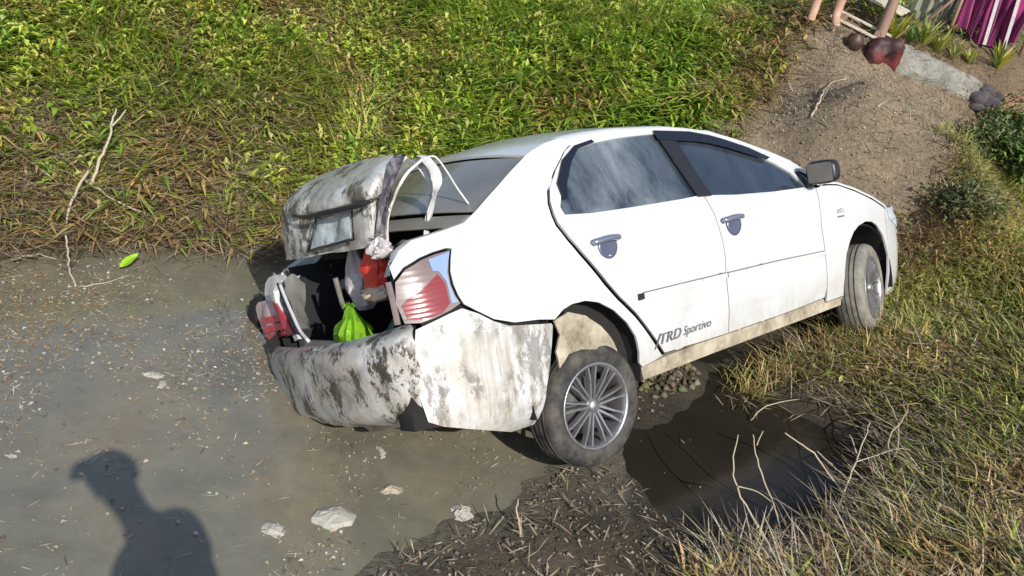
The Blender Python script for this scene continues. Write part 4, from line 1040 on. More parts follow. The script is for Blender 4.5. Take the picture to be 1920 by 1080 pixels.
# --- floating bits on the canal
n = 95000
x, y = scatter(n, (-4.2, 1.2, 1.6, 6.2)); nn = nfun(x, y)
dens = fbm(x * 1.1 + 5, y * 1.1, 101) * .9 + fbm(x * 4, y * 4, 103) * .5 - .25
brown = np.exp(-((x + 2.45) ** 2 + (y - 3.65) ** 2) / .35)
k = (nn < 5.05) & (ground(x, y) < -.01) & (RNG.random(n) < np.clip((dens - .34) * 1.6 + brown * .9, .03, 1)) & in_view(x, y, x * 0) & (~inpoly(x, y, bar + [(1.5, -1), (6, -1), (6, 6), (.6, 6)]) | (RNG.random(n) < .02))
x, y = x[k], y[k]; n = len(x); br = brown[k]
col = palette(n, [(.40, .33, .22), (.30, .24, .15), (.52, .45, .33), (.62, .58, .50), (.14, .11, .08)], [.27, .22, .24, .11, .16])
col = np.where((RNG.random(n) < br * .7)[:, None], palette(n, [(.34, .22, .10), (.42, .29, .15)]), col)
P = np.c_[x, y, .003 + .004 * RNG.random(n)]
st = RNG.random(n) < .5; L = []
L.append(leaves(P[~st], .006 + .022 * RNG.random((~st).sum()) ** 2.2, RNG.random((~st).sum()) * 6.28, RNG.normal(.02, .08, (~st).sum()), col[~st], .7))
b = st; L.append(blades(P[b], .012 + .07 * RNG.random(b.sum()) ** 3, .0025 + .003 * RNG.random(b.sum()), RNG.random(b.sum()) * 6.28, np.full(b.sum(), 1.53), np.zeros(b.sum()), col[b]))
V, F, C = merge(L); V[:, 2] = np.maximum(V[:, 2], .0025)
tag(big_mesh('floating_debris', V, F, M['straw'], None, C), kind='stuff')

# ================================================================== single branches, leaves, litter
k = N('dry_wood', rough=.85); k.to(k.mix(k.noise(20, 5), (.24, .19, .125), (.42, .35, .25)), 'col'); M['twig'] = k.m
k = N('pale_wood', rough=.85); k.to(k.mix(k.noise(20, 5), (.36, .30, .21), (.54, .46, .34)), 'col'); M['twig_pale'] = k.m
def px_path(pts):
    out = []
    for u, v, z in pts:
        b = on_ground(u, v); 
        if z <= 0: out.append(b + np.array([0, 0, .01])); continue
        d = ray(u, v)           # a point standing z above the ground below it
        ks = np.linspace(1.6, 12, 500); X = CAM + ks[:, None] * d; g = np.maximum(ground(X[:, 0], X[:, 1]), 0)
        i = np.where(X[:, 2] <= g + z)[0]; out.append(X[i[0]] if len(i) else b)
    return np.array(out)
def branch(label, pts, r0, r1, mat='twig', forks=(), group='dry twigs on the banks', name='dry_twig', cat='twig'):
    p = catmull(px_path(pts), 4); n_ = len(p)
    r0 *= .8; r1 *= .8
    p[1:-1] += RNG.normal(0, r0 * .35, (n_ - 2, 3))
    parts = [tube(p, np.linspace(r0, r1, n_), 6)]
    for fk in forks:
        q = catmull(px_path(fk), 4); parts.append(tube(q, np.linspace(r0 * .6, r1 * .8, len(q)), 5))
    V, F = join(parts)
    return tag(mesh_obj(name, V, F, M[mat]), label, cat, group)
branch('forked pale branch standing in the grass of the far bank', [(172, 345, .12), (188, 300, .22), (206, 258, .30), (212, 225, .34), (218, 204, .36)], .014, .006, 'twig_pale', [[(210, 236, .33), (224, 222, .34), (236, 206, .35)]], None, 'dead_branch', 'branch')
branch('bent pale stick hanging from the far bank into the water', [(166, 318, .2), (148, 350, .22), (132, 385, .2), (125, 430, .16), (127, 470, .1), (131, 505, .05), (142, 540, 0)], .011, .006, 'twig_pale', [], None, 'dead_branch', 'branch')
branch('long straight pale stick sloping down right over the far bank stems', [(160, 338, .16), (195, 362, .15), (240, 387, .12), (300, 412, .08)], .010, .007, 'twig_pale', [], None, 'dead_branch', 'branch')
branch('short stick leaning left among the dead stems near the left edge', [(60, 305, .10), (100, 335, .1), (140, 362, .08)], .008, .005, 'twig')
branch('thin stick reaching up right from the bent stick', [(130, 436, .12), (150, 412, .12), (195, 382, .1)], .006, .003, 'twig')
branch('dark curved root along the far waterline at the left', [(20, 488, .03), (40, 482, .05), (75, 478, .04), (110, 490, .0)], .010, .006, 'twig')
branch('thin pale stick floating by the lime leaf', [(150, 540, 0), (200, 533, 0), (250, 516, 0)], .005, .003, 'twig_pale')
for i, (a, b_, lab) in enumerate((((30, 330), (80, 365), 'stem'), ((110, 300), (130, 350), 'stem'), ((150, 360), (90, 420), 'stem'), ((200, 350), (330, 420), 'stem'), ((250, 395), (350, 440), 'stem'), ((100, 380), (160, 420), 'stem'), ((60, 440), (110, 400), 'stem'), ((300, 410), (370, 470), 'stem'), ((180, 300), (150, 345), 'stem'), ((205, 330), (185, 370), 'stem'))):
    mid = ((a[0] + b_[0]) / 2 + 6, (a[1] + b_[1]) / 2 - 4)
    branch('thin dead stem in the tangle at the foot of the far bank', [(a[0], a[1], .08), (*mid, .10), (b_[0], b_[1], .05)], .0055, .003, 'twig', group='thin dead stems at the foot of the far bank', name='dead_twig', cat='twig')
# long dry stalks round the dark pool and on the right bank
branch('tall curved pale stalk rising beside the dark pool, the most left one', [(1450, 1048, .0), (1420, 985, .12), (1382, 915, .25), (1375, 870, .34), (1384, 815, .45)], .007, .003, 'twig_pale', [[(1384, 912, .26), (1420, 922, .2), (1452, 945, .12)]], None, 'dry_stalk', 'stalk')
branch('pale stalk with a knotty tip leaning beside the curved stalk', [(1470, 1040, .0), (1452, 950, .12), (1432, 900, .24), (1417, 850, .34), (1412, 815, .42)], .006, .003, 'twig_pale', [[(1419, 835, .37), (1424, 822, .39), (1431, 808, .41)], [(1452, 945, .13), (1430, 985, .06)]], None, 'dry_stalk', 'stalk')
branch('long dry stalk slanting up left across the dark pool', [(1585, 930, .06), (1555, 890, .14), (1525, 850, .22), (1505, 835, .26), (1472, 812, .33)], .007, .004, 'twig_pale', [], None, 'dry_stalk', 'stalk')
branch('shorter dry stalk slanting beside the long one', [(1590, 902, .08), (1560, 872, .14), (1532, 846, .20)], .006, .004, 'twig', [], None, 'dry_stalk', 'stalk')
branch('forked dry stalk standing at the right end of the pool', [(1570, 960, .0), (1590, 905, .12), (1605, 865, .2), (1618, 830, .27), (1632, 792, .35)], .007, .003, 'twig_pale', [[(1605, 866, .2), (1640, 855, .2), (1680, 842, .18), (1708, 843, .15)], [(1606, 850, .22), (1598, 825, .27), (1593, 815, .29)]], None, 'dry_stalk', 'stalk')
branch('pale stalk leaning down from the forked stalk to the dark mud', [(1580, 925, .1), (1570, 965, .08), (1562, 1010, .04), (1550, 1050, .0)], .006, .004, 'twig_pale', [], None, 'dry_stalk', 'stalk')
branch('thick dry stalk lying on the green patch right of the pool', [(1645, 920, .10), (1660, 955, .08), (1675, 985, .03)], .009, .006, 'twig_pale', [], None, 'dry_stalk', 'stalk')
branch('looped dry vine on the bank above the pool', [(1720, 880, .03), (1672, 870, .12), (1668, 820, .20), (1690, 790, .24), (1700, 760, .2), (1672, 735, .15)], .007, .004, 'twig', [], None, 'dry_vine', 'vine')
branch('upright dry vine with a hooked top by the looped one', [(1660, 880, .05), (1680, 850, .14), (1684, 800, .22), (1672, 765, .28), (1660, 740, .33)], .007, .004, 'twig', [], None, 'dry_vine', 'vine')
branch('straight pale stick lying across the right bank', [(1700, 765, .06), (1725, 790, .07), (1750, 812, .05)], .008, .006, 'twig_pale')
branch('crossed stick with the upper end to the right, under the sill', [(1515, 690, .03), (1545, 670, .05), (1578, 648, .04)], .006, .004, 'twig_pale')
branch('crossed stick with the upper end to the left, under the sill', [(1520, 643, .04), (1548, 662, .06), (1590, 690, .02)], .006, .004, 'twig_pale')
branch('forked twig standing near the front wheel', [(1605, 640, .0), (1610, 620, .06), (1622, 595, .1)], .006, .003, 'twig_pale', [[(1609, 630, .03), (1603, 605, .09)]])
branch('tall thin twig in front of the front wheel', [(1638, 620, .02), (1642, 570, .12), (1636, 520, .2), (1646, 470, .28)], .006, .003, 'twig_pale', [[(1640, 545, .15), (1660, 510, .2)]])
branch('thin arched stem over the grass by the rear wheel', [(1408, 788, .02), (1430, 765, .08), (1460, 755, .1), (1500, 748, .04)], .005, .003, 'twig_pale')
branch('long curved stem lying on the brown slope', [(1520, 220, .02), (1536, 190, .03), (1545, 170, .03), (1560, 155, .03), (1592, 145, .01)], .012, .006, 'twig_pale', name='dry_vine', cat='vine', group=None)
branch('short dark stick on the brown slope', [(1645, 200, .01), (1660, 190, .02), (1668, 185, .01)], .010, .006, 'twig')
for i in range(26):
    u = 1660 + 250 * RNG.random(); v = 560 + 470 * RNG.random(); l_ = 40 + 80 * RNG.random(); a = RNG.random() * 3.1
    branch('thin dry stick tangled in the grass of the right bank', [(u, v, .02), (u + l_ * .5 * math.cos(a) + 6, v - l_ * .5 * math.sin(a), .08), (u + l_ * math.cos(a), v - l_ * math.sin(a) * .9, .05 + .1 * RNG.random())], .005, .0025, 'twig' if i % 2 else 'twig_pale', group='thin sticks tangled in the right bank grass')
# two crooked vines on the mud at the bottom
branch('pale crooked stem sticking up from the mud at the bottom', [(975, 1010, .0), (972, 975, .06), (968, 955, .1), (972, 935, .13)], .006, .004, 'twig_pale')

def leaf_blade(label, u, v, z, length, width, az, tilt, col, name='green_leaf', stem=None):
    base = px_path([(u, v, z)])[0]
    k_ = N(name, rough=.4); k_.to(k_.mix(k_.noise(30, 3), col, tuple(c_ * 1.35 for c_ in col)), 'col')
    d = np.array([math.cos(az) * math.cos(tilt), math.sin(az) * math.cos(tilt), math.sin(tilt)]); s = np.array([-math.sin(az), math.cos(az), 0]); up = np.cross(d, s)
    rows = []
    for t, w in ((0, .05), (.12, .55), (.3, .95), (.5, 1.0), (.7, .8), (.88, .4), (1, .02)):
        c_ = base + d * length * t - up * (-.10 * length * t * (1 - t))
        rows.append([c_ + s * width * w * q * .5 + up * abs(q) * width * .16 for q in (-1, -.5, 0, .5, 1)])
    return tag(mesh_obj(name, *loft(rows), k_.m, None, True, .002, 0), label, 'leaf')
leaf_blade('bright lime leaf standing out of the water by the far bank', 226, 503, .02, .13, .07, .9, .55, (.24, .42, .02))
leaf_blade('yellow green leaf at the waterline above the lime leaf', 262, 440, .05, .15, .08, 1.5, .7, (.28, .32, .05))
leaf_blade('small green leaf on the dry bank right of the pool', 1737, 868, .04, .08, .06, .6, .2, (.30, .42, .06))

def litter(label, u, v, size, mat, seed, flat=.35, name='white_litter', z=0.0, extra=None):
    c_ = on_ground(u, v)
    nb = 14; rows = []
    rr = np.random.default_rng(seed)
    a0 = rr.random() * 6.28
    for k_, (rf, hf) in enumerate(((1.0, .0), (.97, .25), (.78, .62), (.45, .9), (.12, 1.0), (.01, .98))):
        rows.append([c_ + np.array([size[0] * rf * math.cos(a) * math.cos(a0) - size[1] * rf * math.sin(a) * math.sin(a0), size[0] * rf * math.cos(a) * math.sin(a0) + size[1] * rf * math.sin(a) * math.cos(a0), flat * size[0] * hf - .004]) * 1.0 +
                     np.array([size[0] * .34 * (rr.random() - .5), size[0] * .34 * (rr.random() - .5), flat * size[0] * .3 * (rr.random() - .5) * (hf > 0)]) for a in np.linspace(0, 2 * math.pi, nb, endpoint=False)])
    V, F = loft(rows, True)
    return tag(mesh_obj(name, V, F, M[mat], None, False), label, 'litter')
litter('white foam scrap floating left of the car, the upper one', 286, 704, (.055, .03), 'white_litter', 1, .3)
litter('white foam scrap floating left of the car, the lower longer one', 303, 725, (.065, .025), 'white_litter', 2, .25)
litter('large pale block of foam in the shallows', 622, 975, (.10, .075), 'white_litter', 3, .38)
litter('small pale foam lump left of the large foam block', 513, 994, (.055, .035), 'white_litter', 4, .35)
litter('crumpled pale and brown wrapper on the edge of the mud bar', 865, 968, (.075, .05), 'white_litter', 5, .5)
litter('dull pinkish scrap in the shallows under the rear bumper', 735, 920, (.05, .03), 'mud_tan', 6, .4)
litter('dirty pale lump by the rear wheel', 715, 850, (.06, .02), 'white_litter', 8, .3)
litter('small white scrap floating beside the dark stalks at far left', 20, 858, (.05, .012), 'white_litter', 10, .3)
w = litter('white paper wrapper with a red end on the right mud', 1592, 1022, (.06, .04), 'white_litter', 7, .8)
wc = on_ground(1600, 1008)
mesh_obj('red_end', *boxvf(wc + np.array([0, .0, .035]), (.085, .02, .03)), M['red_litter'], w, False)

# ================================================================== bags in the boot
def bag(name, label, base, size, mat, seed, pinch=.25, lean=(0, 0), parts=None, wr=.16):
    # thin plastic: a pleated shell with sharp random facets and a gathered neck
    rr = np.random.default_rng(seed); rows = []; nr, ns = 15, 30
    for i, t in enumerate(np.linspace(0, 1, nr)):
        r = (math.sin(math.pi * min(1, t * .80 + .14)) ** .55) * (1 - (1 - pinch) * max(0, (t - .5) / .5) ** 1.1)
        if t == 0: r *= .7
        ring = []
        for j in range(ns):
            a = 2 * math.pi * j / ns
            fold = abs(2 * vnoise(a * 2.1 + seed, t * 3.1, seed) - 1) - .5 + .6 * (abs(2 * vnoise(math.cos(a) * 3 + 5, math.sin(a) * 3 + t * 5, seed + 3) - 1) - .5)
            f = 1 + wr * 2.2 * fold + wr * .35 * (rr.random() - .5)
            tw = .5 * t
            ring.append(np.array([base[0] + size[0] * r * f * math.cos(a + tw) + lean[0] * t, base[1] + size[1] * r * f * math.sin(a + tw) + lean[1] * t, base[2] + size[2] * (t + .05 * fold * t)]))
        rows.append(ring)
    c_ = np.mean(rows[-1], 0)
    rows.append([c_ + (p - c_) * .45 + [0, 0, size[2] * .05] for p in rows[-1]])
    rows.append([c_ + (p - c_) * (1.3 + .5 * rr.random()) + [0, 0, size[2] * (.14 + .07 * rr.random())] for p in rows[-3]])
    V, F = loft(rows, True); F.append(tuple(range(ns - 1, -1, -1)))
    V = [car2world(p) for p in V]
    o = mesh_obj(name, V, F, M[mat], None, True, .0)
    es = o.modifiers.new('split', 'EDGE_SPLIT'); es.split_angle = math.radians(28)
    return tag(o, label, 'bag')
gb = bag('green_bag', 'bright green plastic bag at the lip of the open boot', (-.775, -.175, .56), (.085, .12, .215), 'bag_green', 5, .30, (-.0, .02), wr=.13)
rbg = bag('red_bag', 'red bag with an orange bottom standing deeper in the boot', (-.70, -.285, .83), (.055, .075, .20), 'bag_red', 8, .5)
lab = bag('bag_bottom', None, (-.705, -.285, .785), (.062, .088, .085), 'bag_orange', 9, .7); del lab['category']
lab.parent = rbg
bag('clear_bag', 'cloudy grey plastic bag between the red bag and the boot wall', (-.64, -.06, .74), (.06, .08, .30), 'bag_pale', 12, .4, (0, .03))
bag('teal_bag', 'dark teal bag in the right corner of the boot', (-.70, -.45, .56), (.10, .10, .20), 'bag_teal', 14, .3)
bag('pink_bag', 'pale pink crumpled plastic caught under the right end of the lid', (-.76, -.46, .97), (.05, .055, .09), 'bag_pale', 16, .5, wr=.3)

# ================================================================== top of the slope: yard edge
k = N('weathered_white_wood', rough=.75)
k.to(k.mix(k.ramp(k.noise(3, 6, .65, k.coord((4, 30, 30))), [(.35, 0.0), (.7, 1.0)]), (.44, .38, .28), (.74, .69, .56)), 'col'); k.bump(k.noise(4, 5, .6, k.coord((4, 40, 40))), .4, .01); M['plank'] = k.m
k = N('brown_wood', rough=.8); k.to(k.mix(k.noise(4, 5, .6, k.coord((20, 20, 3))), (.20, .11, .08), (.40, .27, .2)), 'col'); M['post'] = k.m
k = N('rough_concrete', rough=.95)
k.to(k.mix(k.ramp(k.noise(6, 8, .7), [(.3, 0.0), (.7, 1.0)]), (.22, .21, .18), (.42, .40, .345)), 'col'); k.bump(k.noise(9, 8, .75), 1.0, .05); M['concrete'] = k.m
k = N('magenta_cloth', rough=.8, sheen=.3)
k.to(k.mix(k.ramp(k.noise(3, 4, .6, k.coord((9, 9, 1.2))), [(.42, 0.0), (.62, 1.0)]), (.14, .010, .10), (.34, .025, .13)), 'col'); M['cloth'] = k.m
k = N('grey_tarp', rough=.6); k.to(k.mix(k.noise(5, 5), (.16, .17, .13), (.30, .31, .25)), 'col'); M['tarp'] = k.m
k = N('red_brown_bag', rough=.6); k.to(k.mix(k.ramp(k.noise(7, 4), [(.45, 0.0), (.6, 1.0)]), (.035, .012, .012), (.17, .035, .032)), 'col'); M['redbrown'] = k.m
k = N('dark_pot', rough=.5); k.to(k.mix(k.noise(12, 4), (.03, .018, .012), (.10, .055, .035)), 'col'); M['pot'] = k.m
k = N('rubble', rough=.95); k.to(k.mix(k.noise(14, 5), (.03, .026, .03), (.12, .10, .10)), 'col'); M['rubble'] = k.m
k = N('red_earth', rough=.95); k.to(k.mix(k.noise(12, 6, .7), (.26, .13, .075), (.46, .28, .18)), 'col'); k.bump(k.noise(25, 6), .8, .03); M['red_earth'] = k.m

def frame_at(u0, v0, u1, v1):
    """origin and unit axes of something lying on the ground between two places"""
    a, b = on_ground(u0, v0), on_ground(u1, v1)
    ex = b - a; L_ = np.linalg.norm(ex); ex = ex / L_
    ez = np.array([0, 0, 1.0]); ey = np.cross(ez, ex); ey /= np.linalg.norm(ey); ez = np.cross(ex, ey)
    return a, b, ex, ey, ez, L_
# white plank platform behind the feet
a, b, ex, ey, ez, L_ = frame_at(1553, 44, 1648, 92)
pb = empty('plank_platform', a, 'low weathered white plank platform behind the bare feet', 'platform')
R_ = np.stack([ex, ey, ez], 1)
for i, (off, w_, h) in enumerate(((.06, .05, .06), (.16, .04, .12), (.36, .20, .30), (.55, .08, .31), (.74, .22, .32), (.95, .10, .33))):
    V, F = boxvf((L_ * .5 + RNG.normal(0, .02), off, h), (L_ * 1.12, w_, .022))
    o = mesh_obj('plank', [R_ @ v for v in V], F, M['plank'], pb, False)
    bv = o.modifiers.new('bevel', 'BEVEL'); bv.width = .004; bv.segments = 1
for xx in (.08, L_ - .08):
    V, F = boxvf((xx, .5, .09), (.05, .9, .06)); mesh_obj('bearer', [R_ @ v for v in V], F, M['post'], pb, False)
# round brown post with twisted bark
pbase = on_ground(1646, 76)
mesh_obj
rows = []
for t in np.linspace(0, 1, 10):
    rows.append([pbase + np.array([.045 * (1 + .12 * math.sin(5 * a_ + t * 8)) * math.cos(a_) + .05 * t, .045 * math.sin(a_), -.05 + 1.5 * t]) for a_ in np.linspace(0, 6.283, 12, endpoint=False)])
tag(mesh_obj('wooden_post', *loft(rows, True), M['post']), 'reddish brown wooden post at the end of the white planks', 'post')
# concrete slab lying on the edge
a, b, ex, ey, ez, L_ = frame_at(1672, 122, 1822, 192)
R_ = np.stack([ex, ey, ez], 1)
rr = np.random.default_rng(3)
NX, NY = 16, 7
rows = []
for i in range(NX + 1):
    r_ = []
    for y_, z_ in ((.0, -.10), (-.01, .03), (.0, .14), (.015, .175), (.04, .185), (.20, .20), (.34, .195), (.37, .17), (.38, -.05)):
        j = .009
        r_.append(a + R_ @ np.array([L_ * i / NX + rr.normal(0, j * .5), y_ + rr.normal(0, j), z_ + rr.normal(0, j)]))
    rows.append(r_)
V, F = loft(rows); F.append(tuple(range(len(rows[0])))); F.append(tuple(range(len(V) - 1, len(V) - 1 - len(rows[0]), -1)))
tag(mesh_obj('concrete_block', V, F, M['concrete'], None, False), 'long broken grey concrete block at the top of the brown slope', 'concrete block')
# red-brown sack and round dark pot left of the slab
def blob(name, label, cat, c_, s, mat, seed, amp=.12):
    bm = bmesh.new(); bmesh.ops.create_icosphere(bm, subdivisions=3, radius=1)
    for v in bm.verts:
        q = v.co.copy(); f = 1 + amp * ((vnoise(q.x * 2 + seed, q.y * 2 + q.z, seed) - .5) * 2 + .6 * (vnoise(q.x * 5 + seed, q.z * 5 + q.y * 3, seed + 1) - .5))
        if q.z < -.6: q.z = -.6
        v.co = Vector((c_[0] + q.x * s[0] * f, c_[1] + q.y * s[1] * f, c_[2] + q.z * s[2] * f))
    me = bpy.data.meshes.new(name); bm.to_mesh(me); bm.free()
    me.polygons.foreach_set('use_smooth', [True] * len(me.polygons)); me.materials.append(mat)
    o = bpy.data.objects.new(name, me); COL.objects.link(o); return tag(o, label, cat)
c_ = on_ground(1650, 116); blob('red_sack', 'dark red crumpled sack leaning on the left end of the concrete block', 'sack', c_ + [0, .05, .06], (.14, .10, .12), M['redbrown'], 4, .75)
# pot
pc = on_ground(1598, 92)
rows = [[pc + np.array([r_ * math.cos(q), r_ * math.sin(q), z_]) for q in np.linspace(0, 6.283, 24, endpoint=False)] for r_, z_ in (np.array(q_) * .62 for q_ in ((.05, -.01), (.085, .01), (.115, .07), (.12, .12), (.10, .17), (.085, .19), (.09, .205), (.075, .20), (.06, .15)))]
tag(mesh_obj('clay_pot', *loft(rows, True), M['pot']), 'round dark brown pot left of the red sack', 'pot')
# heap of dark rubble and red soil at the right end
for i, (u, v, s) in enumerate(((1832, 190, .10), (1850, 200, .12), (1842, 178, .09), (1866, 190, .08), (1826, 208, .07))):
    blob('rubble_stone', 'dark rubble stone in the heap at the right end of the concrete block', 'stone', on_ground(u, v) + [0, 0, .03], (s, s * .8, s * .7), M['rubble'], 20 + i, .3)['group'] = 'dark rubble stones beside the concrete block'
c_ = on_ground(1895, 195); blob('soil_heap', 'low heap of reddish soil at the right edge of the yard', 'soil heap', c_ + [0.1, .1, -.02], (.32, .30, .10), M['red_earth'], 40, .25)
# spiky yellow green plants in a row
M['croton'] = M['leaf']
def spiky(u, v, h, nl, label, cols, seed, wd=.03):
    rr = np.random.default_rng(seed); b_ = on_ground(u, v)
    e = empty('spiky_plant', b_, label, 'plant', 'spiky yellow green plants along the yard edge')
    for i in range(nl):
        a_ = rr.random() * 6.283; ln = .15 + rr.random() * .5; h_ = h * (.6 + .5 * rr.random()); rows = []; c0 = np.array(cols[rr.integers(len(cols))])
        for t, w in ((0, .7), (.3, 1), (.6, .85), (.85, .45), (1, .03)):
            out = math.sin(ln) * h_ * t + .18 * h_ * t * t; p = np.array([math.cos(a_) * out, math.sin(a_) * out, math.cos(ln) * h_ * t - .10 * h_ * t * t - .01])
            s = np.array([-math.sin(a_), math.cos(a_), 0]) * wd * w * .5
            rows.append([p - s + [0, 0, .3 * wd * w], p, p + s + [0, 0, .3 * wd * w]])
        V, F = loft(rows); me_o = mesh_obj('leaf', V, F, M['leaf'], e)
        ca_ = me_o.data.color_attributes.new('tint', 'FLOAT_COLOR', 'POINT')
        for k_ in range(len(V)): ca_.data[k_].color = (*(c0 * (.85 + .3 * rr.random())), 1)
    return e
YEL = [(.55, .48, .05), (.40, .42, .06), (.62, .55, .12), (.25, .33, .06)]
YG = [(.32, .40, .06), (.45, .46, .10), (.18, .27, .05), (.55, .52, .2)]
spiky(1672, 78, .34, 16, 'tall bright yellow spiky plant against the brown post', YEL, 1, .035)
spiky(1705, 82, .22, 14, 'small green spiky plant right of the bright yellow plant', [(.10, .20, .04), (.2, .3, .06)], 2)
spiky(1728, 88, .30, 18, 'wide yellow green spiky plant behind the left half of the concrete block', YG, 3, .035)
spiky(1756, 100, .28, 18, 'yellow green spiky plant behind the middle of the concrete block', YG, 4, .035)
spiky(1785, 112, .22, 14, 'pale spiky plant behind the right half of the concrete block', YG + [(.6, .58, .35)], 5)
spiky(1815, 122, .20, 14, 'low pale yellow spiky plant below the magenta cloth', YG + [(.6, .58, .35)], 6)
spiky(1868, 130, .30, 16, 'yellow spiky plant right of the magenta cloth', YEL, 7, .03)
# draped magenta cloth on a rail
b0 = on_ground(1795, 84); b1 = on_ground(1890, 112)
ex = (b1 - b0); ex[2] = 0; L_ = np.linalg.norm(ex); ex /= L_; ey = np.array([-ex[1], ex[0], 0])
ct = empty('cloth_on_rail', b0, 'magenta and purple cloth hanging in folds from a low rail', 'cloth')
V = []; nu, nv = 70, 14
rows = []
for i in range(nu + 1):
    s_ = i / nu; r_ = []
    for j in range(nv + 1):
        t = j / nv
        fold = (.05 * math.sin(s_ * 38 + .8 * math.sin(s_ * 9)) + .03 * math.sin(s_ * 71 + 1)) * (.35 + .65 * t)
        lift = .10 * max(0, math.sin(s_ * 7 + .6)) * t
        r_.append(ex * (s_ * (L_ + .12) - .06 + .02 * math.sin(t * 5 + s_ * 20)) + ey * (fold + .10) + np.array([0, 0, .78 - (.74 - lift) * t]))
    rows.append(r_)
mesh_obj('draped_cloth', *loft(rows), M['cloth'], ct, True, .004, 0)
mesh_obj('rail', *tube([ex * -.1 + ey * .1 + [0, 0, .785], ex * (L_ + .15) + ey * .1 + [0, 0, .785]], .014, 8), M['post'], ct)
for s_ in (-.08, L_ + .12): mesh_obj('rail_post', *tube([ex * s_ + ey * .1 + [0, 0, -.1], ex * s_ + ey * .1 + [0, 0, .80]], .018, 8), M['post'], ct)
# pale pink streamers of cloth edge
for s_ in (.35, .72):
    rows = [[ex * (L_ * s_ + .015 * q + .05 * t) + ey * (.0 - .02 * t) + np.array([0, 0, .55 - .5 * t]) for q in (-1, 0, 1)] for t in np.linspace(0, 1, 6)]
    mesh_obj('pale_hem', *loft(rows), M['bag_pale'], ct, True, .003, 0)
# grey tarpaulin screen with a leaning pole
b0 = on_ground(1712, 66); b1 = on_ground(1786, 90)
ex = b1 - b0; ex[2] = 0; L2 = np.linalg.norm(ex); ex /= L2; ey = np.array([-ex[1], ex[0], 0])
rows = [[b0 + ex * (L2 * i / 14 - .03) + ey * (.35 + .03 * math.sin(i * 1.7 + j) - .12 * j / 8) + np.array([0, 0, -.03 + .9 * j / 8]) for j in range(9)] for i in range(15)]
tag(mesh_obj('tarpaulin', *loft(rows), M['tarp'], None, True, .004, 0), 'grey green tarpaulin screen behind the spiky plants', 'tarpaulin')
p0 = on_ground(1718, 60) + np.array([0, .1, 0]); 
tag(mesh_obj('leaning_pole', *tube([p0 + [0, 0, -.03], p0 + ex * .25 + [0, 0, .35], p0 + ex * .5 + [0, .05, .75]], .015, 8), M['post']), 'thin dark pole leaning in front of the grey tarpaulin', 'pole')

# ---- leafy bushes on the right edge
def bush(u, v, R_, h, nl, label, cols, seed, size=.05):
    rr = np.random.default_rng(seed); b_ = on_ground(u, v)
    e = empty('bush', b_, label, 'bush', 'leafy bushes on the right edge')
    stems = []
    for i in range(14):
        a_ = rr.random() * 6.28; ro = R_ * (.3 + .6 * rr.random())
        stems.append(tube([(0, 0, -.03), (math.cos(a_) * ro * .5, math.sin(a_) * ro * .5, h * .5), (math.cos(a_) * ro, math.sin(a_) * ro, h * (.7 + .3 * rr.random()))], [.008, .006, .003], 5))
    tag(mesh_obj('stems', *join(stems), M['twig'], e), kind='stuff')
    cl = rr.normal(0, 1, (26, 3)); cl /= np.linalg.norm(cl, axis=1)[:, None]; cl *= (rr.random((26, 1)) ** .4) * np.array([R_, R_, h * .5]) ; cl[:, 2] += h * .52
    P = cl[rr.integers(26, size=nl)] + rr.normal(0, 1, (nl, 3)) * np.array([R_ * .22, R_ * .22, h * .14])
    P[:, 2] = np.maximum(P[:, 2], .0)
    V, F, C = leaves(P, size * (.5 + rr.random(nl)), rr.random(nl) * 6.28, rr.normal(-.1, .5, nl), np.array(cols)[rr.integers(len(cols), size=nl)] * (.7 + .6 * rr.random((nl, 1))), .6)
    tag(big_mesh('foliage', V, F, M['leaf'], e, C), kind='stuff')
bush(1890, 330, .38, .45, 2600, 'bright green leafy bush at the right edge above the grass', [(.16, .28, .07), (.24, .38, .09), (.10, .18, .05)], 3)
bush(1835, 300, .28, .32, 1500, 'grey green bush left of the bright bush, beside the brown slope', [(.17, .22, .09), (.26, .29, .13), (.11, .14, .06)], 4, .045)
bush(1800, 405, .26, .26, 1300, 'low dark bush at the foot of the slope, right of the car nose', [(.11, .15, .06), (.18, .22, .09), (.26, .23, .12)], 5, .04)
bush(1900, 255, .30, .30, 1400, 'olive bush at the top of the right edge, under the red soil', [(.22, .25, .09), (.30, .31, .12), (.14, .17, .06)], 6, .045)

